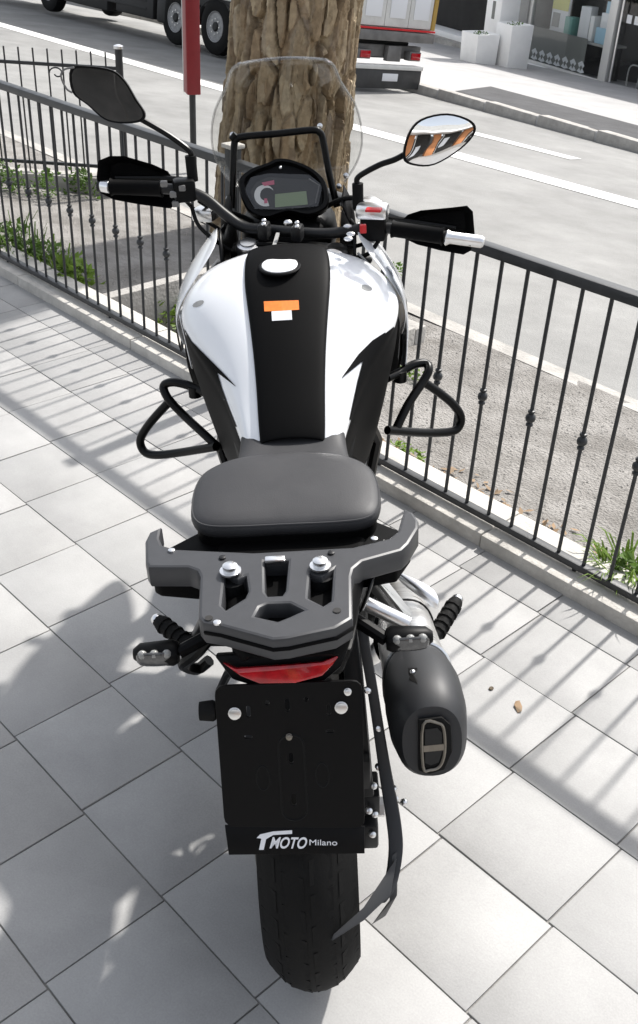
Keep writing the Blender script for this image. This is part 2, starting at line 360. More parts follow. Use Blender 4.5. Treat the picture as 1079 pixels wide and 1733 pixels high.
# street
rd = MB(); rd.loft([[(x, vy(x) + (13.2 - vy(x)) * j / 10, slope_z(vy(x) + (13.2 - vy(x)) * j / 10) - 0.012) for j in range(11)] for x in [-60 + 4 * i for i in range(31)]], closed=False)
tag(rd.build('road', M['road'], smooth=False), kind='structure')
def ribbon(pts, wd, lift, name, m):
    b = MB(); a = []; c = []
    P = [Vector((p[0], p[1], 0)) for p in pts]
    for i, p in enumerate(P):
        d = (P[min(i + 1, len(P) - 1)] - P[max(i - 1, 0)]).normalized(); nn = Vector((-d.y, d.x, 0))
        for lst, s in ((a, -1), (c, 1)):
            q = p + nn * wd / 2 * s; lst.append((q.x, q.y, slope_z(q.y) - 0.012 + lift))
    b.loft([a, c], closed=False); return tag(b.build(name, m, smooth=False), kind='structure')
ribbon([(-40, 10.6), (-15.4, 8.46), (-9.1, 7.86), (-6.97, 7.63), (-3.24, 7.46), (3, 7.1)], 0.32, 0.005, 'road_line', M['paint'])
ribbon([(-6.3, 9.09), (-4.75, 9.0)], 0.2, 0.005, 'road_dash', M['paint'])
ribbon([(-0.9, 8.85), (1.6, 8.7)], 0.2, 0.005, 'road_dash', M['paint'])
# flush kerb between verge and street
ribbon([(x, vy(x)) for x in (-40, -14, -6, -2, 2, 8)], 0.12, 0.012, 'road_edging', M['concrete'])
# far pavement with a kerb
def fk(x): return 11.42 - 0.2165 * (x + 9.19)
pv = MB()
xs = [-40 + 3 * i for i in range(17)]
pv.loft([[(x, fk(x), slope_z(fk(x)) - 0.3) for x in xs], [(x, fk(x) + .005, slope_z(fk(x)) + 0.085) for x in xs], [(x, fk(x) + .02, slope_z(fk(x)) + 0.1) for x in xs],
         [(x, 22.0, slope_z(22) + 0.1) for x in xs], [(x, 40.0, slope_z(22) + 0.1) for x in xs]], closed=False)
tag(pv.build('far_pavement', M['pave'], smooth=False), kind='structure')
fks = None
for i in range(30):
    xa = -24 + i * 1.0
    if fks is None: fks = MB().bb(-.495, .495, -.09, .09, -.16, .012).build('far_kerb_stone', M['concrete'], bpy.data.objects['far_pavement'], bevel=.012)
    o = fks if i == 0 else share(fks, bpy.data.objects['far_pavement'])
    y = fk(xa) + .09; o.location = (xa, y, slope_z(y) + 0.1); o.rotation_euler = (-math.atan(S_), 0, math.atan(-0.2165))
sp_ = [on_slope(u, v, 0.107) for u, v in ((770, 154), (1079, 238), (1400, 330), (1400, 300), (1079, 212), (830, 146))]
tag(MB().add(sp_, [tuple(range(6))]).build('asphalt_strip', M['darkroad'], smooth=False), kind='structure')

# ---------------------------------------------------------------- main fence
fence = thing('iron_fence', 'dark grey wrought iron fence along the terrace kerb with knotted bars', 'fence', fl(0, 0), FR)
MB().bb(-6.3, 2.6, -0.02, 0.02, 0.870, 0.900).build('top_rail', M['iron'], fence, bevel=0.004)
MB().bb(-6.3, 2.6, -0.015, 0.015, 0.058, 0.080).build('bottom_rail', M['iron'], fence, bevel=0.003)
bar = knob = None
for nbar in range(-64, 33):
    xb = -0.466 + 0.0885 * nbar
    if bar is None:
        bar = MB().rod((0, 0, 0.079), (0, 0, 0.871), 0.0058, n=8).build('bar', M['iron'], fence); o = bar
        kp = [(.0058, -.026), (.0105, -.024), (.011, -.019), (.007, -.014), (.0135, -.008), (.0155, 0), (.0135, .008), (.007, .014), (.011, .019), (.0105, .024), (.0058, .026)]
        kmb = MB().lathe(kp, (0, 0, 0.452), (0, 0, 1), 10)
    else: o = share(bar, fence)
    o.location = (xb, 0, 0)
    if nbar % 2 == 0:
        if knob is None: knob = kmb.build('knot', M['iron'], o)
        else: share(knob, o)
for xp in (-1.645, -5.2, 1.9):
    po = MB().bb(xp - .021, xp + .021, -.021, .021, 0.046, 0.935).build('post', M['iron'], fence, bevel=.003)
    MB().bb(xp - .03, xp + .03, -.03, .03, .935, .95).build('cap', M['kerbstone'], po, bevel=.004)  # pale colour puts the sunlit look of the post top into the cap
ft = None
for xp in (-3.4, -2.5, -.85, -.05, 0.9):
    if ft is None: ft = MB().rod((0, 0, .04), (0, 0, .059), .007, n=8).build('foot', M['iron'], fence)
    o = ft if xp == -3.4 else share(ft, fence)
    o.location = (xp, 0, 0)
# ---------------------------------------------------------------- second fence, towards the street
F2P = Vector((-4.60, 3.20, slope_z(3.2))); F2D = Vector((-0.75, -0.66, 0)).normalized()
f2 = thing('spiked_fence', 'thin open iron fence with bar tips above its rail, behind the left mirror', 'fence', F2P, math.atan2(F2D.y, F2D.x))
MB().rod((0, 0, -.02), (0, 0, 0.90), .024, n=12).build('post', M['iron'], f2)
MB().lathe([(.012, 0), (.030, .002), (.030, .018), (.01, .026)], (0, 0, .898), (0, 0, 1), 12).build('post_cap', M['alu'], f2)
MB().bb(.0, 1.9, -.008, .008, .775, .795).build('upper_rail', M['iron'], f2)
MB().bb(.0, 1.9, -.008, .008, .17, .19).build('lower_rail', M['iron'], f2)
b2 = None
for k in range(19):
    if b2 is None: b2 = MB().rod((0, 0, .1), (0, 0, .875), .0055, n=6).build('bar', M['iron'], f2)
    o = b2 if k == 0 else share(b2, f2)
    o.location = (0.085 + .0915 * k, 0, 0)
sc1 = [(.40 + .05 * cos(a) * (1 - a / 9), 0, .735 + .04 * sin(a) * (1 - a / 9)) for a in [i * .45 for i in range(14)]]
MB().tube(sc1, .005, 6).build('scroll', M['iron'], f2)
wall2 = MB().box((.95, 0, .0), (2.0, .14, .24)).build('fence_wall', M['concrete'], bevel=.008)
wall2.location = F2P; wall2.rotation_euler.z = math.atan2(F2D.y, F2D.x); tag(wall2, 'short low concrete wall under the thin spiked fence at left', 'low wall')

# ---------------------------------------------------------------- tree
TP = Vector((-3.46, 3.52, -0.19))
tree = thing('pine_tree', 'big tree with thick flaky brown bark trunk behind the windscreen', 'tree', TP)
tree.rotation_euler = Matrix.Rotation(rad(3.5), 3, Vector((CF.x, CF.y, 0)).normalized()).to_euler()
def bark_mat():
    m = mat('bark', (0.2, 0.13, 0.08), 0.9, bump=0.7, bscale=55, bdist=0.01, spec=0.2); n = m.node_tree.nodes; L = m.node_tree.links
    va = n.new('ShaderNodeVertexColor'); va.layer_name = 'plates'
    t = n.new('ShaderNodeTexNoise'); t.inputs['Scale'].default_value = 26; t.inputs['Detail'].default_value = 8
    tc = n.new('ShaderNodeTexCoord'); L.new(tc.outputs['Object'], t.inputs['Vector'])
    mx = n.new('ShaderNodeMix'); mx.data_type = 'RGBA'; mx.blend_type = 'MULTIPLY'; mx.inputs[0].default_value = 0.55
    r = n.new('ShaderNodeValToRGB'); r.color_ramp.elements[0].position = .32; r.color_ramp.elements[1].position = .68; r.color_ramp.elements[0].color = (.42, .40, .38, 1); r.color_ramp.elements[1].color = (1, 1, 1, 1)
    L.new(t.outputs['Fac'], r.inputs[0]); L.new(va.outputs['Color'], mx.inputs[6]); L.new(r.outputs[0], mx.inputs[7]); L.new(mx.outputs[2], n['Principled BSDF'].inputs['Base Color'])
    return m
M['bark'] = bark_mat()
NA, NZ = 400, 380; tv = []; tcolr = []
ZT = 2.6
pal = [(.30, .225, .14), (.42, .335, .22), (.24, .175, .11), (.47, .39, .27), (.25, .20, .15), (.36, .265, .165)]
def sstep(a_, b_, x_): x_ = min(1, max(0, (x_ - a_) / (b_ - a_))); return x_ * x_ * (3 - 2 * x_)
for i in range(NZ + 1):
    z = -0.25 + ZT * i / NZ
    for j in range(NA):
        a = 2 * pi * j / NA
        r = 0.362 + 0.07 * math.exp(-(z + .1) * 2.2) + 0.014 * noise.noise((cos(a) * 1.2, sin(a) * 1.2, z * .8))
        wv = noise.noise_vector((cos(a) * 4, sin(a) * 4, z * 3.5)) * 0.38
        q = Vector((cos(a) * 4.9, sin(a) * 4.9, z * 3.0)) + wv
        dd, pp = noise.voronoi(q)
        dm = .22 + .78 * sstep(-.25, .25, noise.noise((cos(a) * 3.2, sin(a) * 3.2, z * 2.3 + 7)))
        h = noise.cell(pp[0] * 7.3 + Vector((.37, .71, .13)))
        q2 = q * 2.1 + Vector((9, 4, 1)); d2, p2 = noise.voronoi(q2)
        r += -0.062 * dm * (1 - sstep(.10, .17, dd[1] - dd[0])) + 0.011 * h + 0.006 * noise.cell(p2[0] * 5.7 + Vector((.3, .1, .9))) + 0.004 * noise.noise(q * 9)
        tv.append((cos(a) * r, sin(a) * r, z))
        k = int(abs(noise.cell(pp[0] * 13.1 + Vector((2.2, 5.1, .4)))) * 97) % 6; k2 = int(abs(noise.cell(p2[0] * 17.7 + Vector((4.2, .1, 3.4)))) * 89) % 6
        cc = [(.5 * x1 + .5 * x2) for x1, x2 in zip(pal[k], pal[k2])]
        tcolr.append((*cc, 1))
tf = [(i * NA + j, i * NA + (j + 1) % NA, (i + 1) * NA + (j + 1) % NA, (i + 1) * NA + j) for i in range(NZ) for j in range(NA)]
tr = MB(); tr.v = tv; tr.f = tf
trunk = tr.build('trunk', M['bark'], tree, ang=45)
ca = trunk.data.color_attributes.new('plates', 'FLOAT_COLOR', 'POINT'); ca.data.foreach_set('color', [x for c in tcolr for x in c])
up = MB(); up.tube([(0, 0, ZT - .3), (.05, .05, 5), (-.1, .1, 8), (0, .2, 11.5)], [.345, .30, .24, .1], 18)
for k in range(7):
    a = k * 2.4; z = 8.2 + .45 * k; up.tube([(0, .1, z), (cos(a) * 1.2, sin(a) * 1.2 + .1, z + .5), (cos(a) * 2.7, sin(a) * 2.7, z + 1.2)], [.11, .08, .03], 8)
up.build('limb', mat('limbbark', (.30, .23, .15), .9, var=.4, scale=9, bump=.8, bscale=14, bdist=.03), tree)
cr = MB()
for k in range(46):
    a = random.uniform(0, 2 * pi); rr = 3.1 * math.sqrt(random.random()); cz = 11.2 + random.uniform(-1.2, 1.3) * (1 - rr / 4)
    for q in range(46):
        c = Vector((cos(a) * rr, sin(a) * rr, cz)) + Vector((random.gauss(0, .42), random.gauss(0, .42), random.gauss(0, .25)))
        u = Vector((random.uniform(-1, 1), random.uniform(-1, 1), random.uniform(-.6, 1))).normalized(); v = u.orthogonal().normalized()
        cr.add([c, c + u * .14 + v * .03, c + u * .26, c + u * .14 - v * .03], [(0, 1, 2, 3)])
cr.build('crown', M['needle'], tree, smooth=False)

# ---------------------------------------------------------------- plants, litter
def blades(n, rad_, h, wd, lean, seed):
    rs = random.Random(seed); b = MB()
    for k in range(n):
        a = rs.uniform(0, 2 * pi); r0 = rad_ * math.sqrt(rs.random()); hh = h * rs.uniform(.45, 1.1)
        p = Vector((cos(a) * r0, sin(a) * r0, -.01)); a2 = a + rs.uniform(-1.2, 1.2); d = Vector((cos(a2), sin(a2), 0)); s = Vector((-d.y, d.x, 0)) * wd * rs.uniform(.6, 1.2)
        l = lean * rs.uniform(.3, 1.3)
        p1 = p + Vector((0, 0, hh * .5)) + d * hh * l * .35; p2 = p + Vector((0, 0, hh * .85)) + d * hh * l * .9; p3 = p2 + d * hh * .35 * l + Vector((0, 0, -.05 * hh))
        b.add([p - s * .5, p + s * .5, p1 - s, p1 + s, p2 - s * .8, p2 + s * .8, p3], [(0, 1, 3, 2), (2, 3, 5, 4), (4, 5, 6)])
    return b
def leafy(n, rx, ry, h, size, seed):
    rs = random.Random(seed); b = MB()
    for k in range(n):
        t = rs.random(); a = rs.uniform(0, 2 * pi); rr = math.sqrt(rs.random()) * (1 - .45 * t)
        c = Vector((cos(a) * rr * rx, sin(a) * rr * ry, h * t * rs.uniform(.7, 1.1)))
        u = Vector((rs.uniform(-1, 1), rs.uniform(-1, 1), rs.uniform(-.2, .8))).normalized(); v = u.cross(Vector((rs.uniform(-1, 1), rs.uniform(-1, 1), 1))).normalized(); s = size * rs.uniform(.5, 1.2)
        nrm = u.cross(v) * s * .15
        b.add([c, c + u * s * .5 + v * s * .32 + nrm, c + u * s, c + u * s * .5 - v * s * .32 + nrm], [(0, 1, 2, 3)])
    return b
def plant(name, label, p, parts, group=None):
    t = thing(name, label, 'plant', p, 0, group)
    for nm, b, m in parts: b.build(nm, M[m], t, smooth=False)
    return t
def vp(u, v): return on_slope(u, v)
plant('weed_clump', 'tall green weeds behind the fence at the far left edge', vp(20, 425), [('leaves', leafy(300, .2, .16, .13, .04, 1), 'leafA'), ('stems', blades(70, .18, .18, .004, .5, 2), 'leafA')])
plant('weed_clump', 'green weeds behind the fence, right of the tallest weeds', vp(72, 447), [('leaves', leafy(260, .18, .13, .11, .04, 3), 'leafA'), ('stems', blades(50, .16, .14, .004, .5, 4), 'leafB')])
plant('weed_clump', 'bright yellow green broadleaf weed behind the fence by the bed wall', vp(122, 476), [('leaves', leafy(190, .17, .12, .11, .06, 5), 'leafB')])
plant('weed_clump', 'green plant at the foot of the low wall, left image edge', vp(15, 322), [('leaves', leafy(150, .2, .12, .16, .045, 6), 'leafA')])
plant('weed_clump', 'small bush at the low wall under the left mirror', vp(78, 330), [('leaves', leafy(120, .16, .1, .14, .04, 7), 'leafA')])
plant('weed_clump', 'dark bush against the low wall beside the left hand guard', vp(140, 330), [('leaves', leafy(150, .15, .1, .17, .04, 8), 'leafA')])
bp_ = at(282, 556, 'z', -.25)
plant('bed_plant', 'small green plant down in the sunken bed left of the fuel tank', bp_, [('leaves', leafy(200, .16, .14, .15, .05, 9), 'leafB')])
plant('weed_clump', 'green grass tuft under the fence at the right image edge', vp(1062, 985), [('blades', blades(170, .085, .13, .0035, .8, 10), 'leafB'), ('leaves', leafy(120, .08, .07, .09, .03, 11), 'leafA')])
plant('weed_clump', 'little weeds on the kerb below the right crash bar', vp(690, 772), [('leaves', leafy(70, .10, .035, .045, .025, 12), 'leafB')])
plant('weed_clump', 'tiny weeds sprouting beside the right crash bar top', vp(694, 640), [('leaves', leafy(60, .10, .05, .05, .025, 13), 'leafB')])
plant('weed_clump', 'dry plant in the verge behind the right mirror foot', vp(665, 465), [('leaves', leafy(70, .08, .08, .07, .03, 14), 'leafA')])
rs = random.Random(5); lt = MB(); gv = MB()
for k in range(520):
    X = rs.uniform(-2.0, 1.0); Y = ky(X) + .06 + abs(rs.gauss(0, .055)); z = slope_z(Y) + .004
    u = Vector((rs.uniform(-1, 1), rs.uniform(-1, 1), rs.uniform(-.15, .4))).normalized() * rs.uniform(.008, .022); v = Vector((-u.y, u.x, rs.uniform(-.006, .006))) * .45
    c = Vector((X, Y, z)); lt.add([c - u, c + v, c + u, c - v], [(0, 1, 2, 3)])
tag(lt.build('leaf_litter', M['dryleaf'], smooth=False), 'dry brown leaf litter lying along the back of the kerb', 'leaf litter', kind='stuff')
for k in range(5200):
    X = rs.uniform(-2.2, 1.2); Y = rs.uniform(ky(X) + .05, vy(X) - .1) ; s = rs.uniform(.002, .006)
    if PX0 - .1 < X < PX1 + .1 and Y < PY1 + .1: continue
    z = slope_z(Y) - .004 + 0.012 * noise.noise((X * 1.7, Y * 1.7, 3.0)) + s * .25
    vs = [Vector((X, Y, z)) + Vector(d) * s * rs.uniform(.7, 1.3) for d in ((1, 0, 0), (-1, 0, 0), (0, 1, 0), (0, -1, 0), (0, 0, .7), (0, 0, -.7))]
    gv.add(vs, [(0, 2, 4), (2, 1, 4), (1, 3, 4), (3, 0, 4), (2, 0, 5), (1, 2, 5), (3, 1, 5), (0, 3, 5)])
tag(gv.build('gravel', M['pebble'], smooth=False), 'loose gravel scattered over the verge behind the fence', 'gravel', kind='stuff')
dl = at(876, 1197, 'z', .002)
o = MB().add([(-.004, -.02, 0), (.006, -.018, .004), (.011, 0, .002), (.007, .02, .005), (-.002, .022, 0), (-.009, .004, .004)], [tuple(range(6))]).build('fallen_leaf', M['dryleaf'], smooth=False, solid=.0008)
o.location = dl; o.rotation_euler = (0, 0, .8); tag(o, 'small curled dry leaf lying on the tiles right of the muffler', 'leaf')
o = MB().ell((0, 0, 0), (.006, .008, .004), 8, 6).build('pebble', M['earth']); o.location = at(831, 1165, 'z', .003); tag(o, 'tiny dark pebble on the tiles near the dry leaf', 'pebble')

# ---------------------------------------------------------------- red sign post in the verge
rp = at(326, 200, 'y', 4.2); rp.z = slope_z(4.2) - .02
sg = thing('red_sign', 'narrow dark red sign box on a thin pole left of the tree', 'sign', rp, rad(-28))
MB().rod((0, 0, -.05), (0, 0, .62), .024, n=12).build('pole', M['iron'], sg)
MB().bb(-.068, .068, -.05, .05, .58, 1.75).build('panel', M['redpanel'], sg, bevel=.006)
MB().bb(-.086, -.0685, -.052, .052, .575, 1.752).build('edge_strip', M['truckwhite'], sg, bevel=.003)

# ---------------------------------------------------------------- truck on the far side of the street
TA = math.atan2(-0.084, 1.0)
tz = slope_z(10.8)
tk = thing('box_truck', 'white box truck with dark chassis standing across the street behind the tree', 'truck', Vector((-9.1, 10.0, slope_z(10.0) - .012)), 0)
tk.rotation_euler = (-math.atan(S_), 0, TA)
TW = 1.56
def tb(name, m, x0, x1, y0, y1, z0, z1, bev=.01, par=tk): return MB().bb(x0, x1, y0, y1, z0, z1).build(name, M[m], par, bevel=bev)
tb('cargo_box', 'truckwhite', -9.9, -.06, .0, TW, .80, 2.9, .03)
tb('chassis', 'truckdark', -11.8, -.2, .28, TW - .28, .42, .64)
tb('subframe', 'truckdark', -9.9, -.1, .05, TW - .05, .66, .80, .006)
sill = tb('rear_sill', 'truckgrey', -.07, .02, .0, TW, .66, .79)
tb('red_stripe', 'red', .005, .026, .01, TW - .01, .80, .825, .002, sill)
for y0 in (.02, TW - .09): tb('yellow_frame', 'yellow', -.055, .02, y0, y0 + .07, .83, 2.9, .008)
for i in range(3):
    y0 = .10 + i * .457; d = tb('rear_panel', 'truckwhite', -.05, .006, y0, y0 + .447, .84, 2.85, .008)
    MB().box((.012, y0 + .22, 1.12), (.012, .3, .34)).build('padding', M['label'], d, bevel=.005)
tb('upper_bumper', 'truckgrey', -.22, -.12, .08, TW - .1, .44, .60)
tb('bumper', 'truckwhite', -.06, .05, .06, TW - .16, .30, .36, .008)
pb = tb('bumper_plate', 'bumpergrey', -.05, .035, .06, TW - .17, .05, .297, .008)
tb('number_plate', 'label', .036, .041, .62, .92, .15, .25, .002, pb)
for y0 in (.16, TW - .42):
    l = tb('tail_light', 'truckgrey', -.12, .0, y0, y0 + .22, .42, .54, .008)
    MB().bb(.0, .018, y0 + .02, y0 + .2, .435, .525).build('red_lens', M['red_lens'], l, bevel=.006)
tb('plate_box', 'truckgrey', -.1, -.02, .72, .98, .40, .60, .006)
tb('battery_box', 'truckdark', -8.1, -6.5, .02, .3, .26, .66, .02)
tb('tool_box', 'truckdark', -6.2, -5.0, .02, .3, .3, .66, .02)
tb('fuel_tank', 'truckdark', -4.9, -4.62, .02, .45, .28, .64, .04)
tb('cab', 'truckwhite', -12.2, -10.05, .0, TW, .5, 2.5, .08)
for z in (.44, .56): tb('side_guard', 'truckdark', -6.9, -5.2, .012, .03, z - .02, z + .02, .004)
def truck_wheel(x, y):
    wh = MB().lathe([(.21, .10), (.205, .01), (.28, -.005), (.355, -.0), (.40, .02), (.41, .06), (.41, .17), (.40, .21), (.3, .23), (.2, .12)], (0, 0, 0), (0, 1, 0), 36).build('wheel', M['rubber'], tk)
    wh.location = (x, y, .41)
    rm = MB().lathe([(.02, .02), (.10, .022), (.14, .03), (.185, .026), (.20, .015), (.222, .0), (.225, .02)], (0, 0, 0), (0, 1, 0), 30)
    rm.build('rim', M['rimgrey'], wh)
    hm = MB()
    for k in range(8):
        a = k * pi / 4 + .39; hm.lathe([(.024, 0), (.024, .003)], (cos(a) * .162, .028, sin(a) * .162), (0, -1, 0), 10)
    hm.lathe([(.07, 0), (.07, .02), (.05, .035)], (0, .025, 0), (0, -1, 0), 14)
    hm.build('rim_opening', M['truckdark'], wh)
    nb = MB()
    for k in range(8):
        a = k * pi / 4; nb.rod((cos(a) * .11, .03, sin(a) * .11), (cos(a) * .11, .0, sin(a) * .11), .011, n=6)
    nb.build('wheel_nut', M['alu'], wh)
    return wh
for x in (-4.34, -3.22): truck_wheel(x, .03); truck_wheel(x, TW - .26)
truck_wheel(-8.75, .03); truck_wheel(-8.75, TW - .26); truck_wheel(-11.2, .03); truck_wheel(-11.2, TW - .26)
for x in (-4.34, -3.22): tb('axle', 'truckdark', x - .06, x + .06, .2, TW - .2, .33, .45)
for x0, x1 in ((-4.8, -3.84), (-3.72, -2.7)):
    a = [(x0 + (x1 - x0) * (.5 - .5 * cos(pi * i / 10)), .04, .46 + .33 * sin(pi * i / 10)) for i in range(11)]
    MB().loft([a, [(p[0], .26, p[2]) for p in a]], closed=False).build('wheel_arch', M['truckdark'], tk, solid=.015)
tb('mudflap', 'truckdark', -2.66, -2.64, .02, .3, .2, .7, .004)

# ---------------------------------------------------------------- shop building across the street
FA = Vector((-12.31, 18.83, -1.66)); fa = math.atan2(-.352, .936)
sh = thing('shop_building', 'white shop front with glass display window and glass door across the street', 'building', FA, fa)
def sb(name, m, x0, x1, y0, y1, z0, z1, par=sh, bev=.006): return MB().bb(x0, x1, y0, y1, z0, z1).build(name, M[m], par, bevel=bev)
sb('plinth', 'wallwhite', -.1, 8.5, -.02, .30, -.4, .16)
sb('step', 'concrete', -9, -.85, -.1, .5, -.4, .14); sb('step', 'wallwhite', -9, -.85, .1, .7, .14, .26)
sb('upper_wall', 'wallwhite', -9, 8.5, 0, .4, 3.0, 3.25)
sb('back_wall', 'interior', -9, 8.5, 2.6, 2.7, -.4, 3.2); sb('shop_floor', 'interior', -9, 8.5, .32, 2.6, -.3, .12); sb('side_wall', 'interior', -.55, -.45, .4, 2.6, -.3, 3.0)
sb('side_wall', 'interior', -9.1, -9, .0, 2.6, -.3, 3.0); sb('side_wall', 'interior', 8.4, 8.5, .4, 2.6, -.3, 3.0); sb('ceiling', 'interior', -9, 8.5, .4, 2.7, 3.0, 3.1)
sb('pier', 'wallgrey', -.62, -.1, -.02, .6, -.3, 3.0)
sb('dark_pane', 'interior', -8.8, -.75, .6, .63, .26, 3.0)
fr_ = sb('window_frame', 'aluframe', -.1, .0, .02, .1, .16, 3.0)
sb('window_frame', 'aluframe', -.1, 2.5, .02, .1, .16, .22)
win = sb('window_pane', 'shopglass', .0, 2.5, .055, .065, .22, 3.0, bev=0)
sb('window_film', 'greyfilm', .02, 1.92, .07, .076, .24, .86, par=win, bev=0)
sc_ = MB()
for k in range(7):
    x = .12 + k * .27
    sc_.prism([(x, .068, .40), (x + .12, .068, .46), (x + .22, .068, .38), (x + .17, .068, .33), (x + .12, .068, .38), (x + .06, .068, .33)], (0, .001, 0))
    sc_.prism([(x, .068, .26), (x + .07, .068, .33), (x + .11, .068, .27), (x + .16, .068, .33), (x + .24, .068, .26), (x + .12, .068, .23)], (0, .001, 0))
sc_.build('lace_print', M['label'], win, smooth=False)
sb('door_frame', 'aluframe', 2.5, 2.72, .0, .12, .0, 3.0); sb('door_frame', 'aluframe', 2.72, 5.2, .02, .1, .0, .16)
sb('door_frame', 'aluframe', 4.0, 4.12, .02, .1, .16, 3.0)
door = sb('door_pane', 'shopglass', 2.72, 4.0, .05, .06, .16, 3.0, bev=0)
MB().rod((2.9, -.02, .25), (2.9, -.02, 1.9), .022).build('door_handle', M['alu'], door)
for x in (2.98, 3.2): MB().bb(x, x + .14, .044, .048, 1.28, 1.42).build('sticker', M['label'], door, smooth=False)
MB().tube(catmull([(3.25, .1, .2), (3.25, .1, .55), (3.42, .1, .62), (3.55, .1, .55), (3.55, .1, .2)], 4), .014, 8).build('stand', M['wallgrey'], door)
col_ = thing('shop_column', 'square white column with a small dark sign before the shop', 'column', Vector((-12.25, 17.75, -1.62)), fa)
MB().bb(-.27, .27, -.22, .22, -.3, 3.0).build('shaft', M['wallwhite'], col_, bevel=.01)
MB().bb(-.04, .06, -.226, -.2205, 1.0, 1.32).build('column_sign', M['greyfilm'], col_, smooth=False)
def planter(name, label, p, sx, sy, sz):
    t = thing(name, label, 'planter', p, fa, 'white planters before the shop column')
    pts = []
    for z, k in ((0, .94), (sz, 1.0), (sz, .9), (sz - .06, .88)): pts.append([(sx / 2 * k * a, sy / 2 * k * b, z) for a, b in ((-1, -1), (1, -1), (1, 1), (-1, 1))])
    MB().loft(pts).build('pot', M['wallwhite'], t, bevel=.012)
    leafy(60, sx * .36, sy * .36, .07, .05, int(sz * 100)).build('foliage', M['leafA'], t, smooth=False).location = (0, 0, sz - .05)
    return t
planter('planter', 'smaller white planter box left of the taller one at the column', Vector((-12.05, 16.85, -1.36)), .62, .5, .56)
planter('planter', 'taller white planter box at the foot of the shop column', Vector((-11.55, 17.25, -1.40)), .56, .5, .80)
def goods(name, label, cat, x, y, z, sx, sy, sz, m, rz=0):
    e_ = Vector((cos(fa), sin(fa), 0)); n_ = Vector((-sin(fa), cos(fa), 0))
    o = MB().bb(-sx / 2, sx / 2, -sy / 2, sy / 2, 0, sz).build(name, M[m], bevel=.004); o.location = FA + e_ * x + n_ * y + Vector((0, 0, z)); o.rotation_euler.z = fa + rz
    return tag(o, label, cat)
ds = thing('display_shelf', 'low dark display shelf inside the shop window', 'shelf', FA, fa)
MB().bb(.05, 2.45, .14, .62, .76, .80).build('board', M['wallgrey'], ds, bevel=.004)
for x in (.1, 2.36): MB().bb(x, x + .05, .2, .56, .12, .76).build('leg', M['interior'], ds, bevel=.004)
pb_ = goods('poster_board', 'tall poster stand with yellow top in the shop window', 'poster', .62, .3, .80, .56, .05, .78, 'label')
MB().bb(-.27, .27, -.035, -.026, .42, .77).build('yellow_print', M['posteryellow'], pb_, smooth=False); MB().bb(-.22, .02, -.035, -.026, .1, .36).build('grey_print', M['wallgrey'], pb_, smooth=False)
goods('product_box', 'teal box beside the poster stand in the shop window', 'box', 1.02, .32, .80, .24, .2, .34, 'teal')
goods('product_box', 'tall white box in the middle of the shop window', 'box', 1.48, .34, .80, .26, .2, .58, 'label', .2)
goods('product_box', 'cream box standing just right of the tall white box', 'box', 1.72, .36, .80, .12, .2, .44, 'wallwhite')
goods('product_box', 'pale blue box at the bottom of the stack by the door frame', 'box', 2.12, .32, .80, .36, .22, .28, 'blue')
goods('product_box', 'white box on top of the blue box stack by the door frame', 'box', 2.16, .32, 1.08, .26, .2, .26, 'label', .1)
goods('product_box', 'small blue box topping the stack by the door frame', 'box', 2.2, .32, 1.34, .2, .16, .2, 'blue', -.1)
# buildings continuing the street, out of the picture
nb_ = thing('street_building', 'plain pale building beyond the shop front along the street', 'building', FA, fa)
MB().bb(8.6, 22, 0, 6, -1, 3.3).build('wall', M['wallgrey'], nb_, bevel=.02)
# the showroom behind the photographer (seen only in the mirrors)
sr = thing('showroom_building', 'terracotta showroom front with white canopy behind the viewpoint, seen in the mirror', 'building', (6.2, -6.8, 0), rad(41))
MB().bb(-9, 9, -.4, 0, 2.7, 3.9).build('fascia', M['wallgrey'], sr, bevel=.01)
MB().bb(-9, 9, 0, 1.3, 2.75, 2.95).build('canopy', M['wallwhite'], sr, bevel=.01)
MB().bb(-9, 9, -3.2, -3.1, 0, 2.8).build('back_wall', M['interior'], sr, bevel=.01)
for x in (-8.6, .75, 3.05, 5.3): MB().bb(x, x + .55, -.3, .1, 0, 2.7).build('pillar', M['terracotta'], sr, bevel=.01)
for x in (-8.0, -6.6, -5.2, -3.8, -2.4, -.9, 1.4, 3.75, 6.0, 7.2):
    wn = MB().bb(x, x + 1.35, -.1, -.08, .05, 2.68).build('window', M['interior'], sr, bevel=.002)
    if x > 1: MB().bb(x + .02, x + .08, -.078, -.03, .05, 2.68).build('mullion', M['aluframe'], wn, bevel=.004)
    if x > 1: MB().bb(x + .25, x + .65, -.079, -.07, .7, 1.9).build('window_poster', M['label'], wn, bevel=.002)
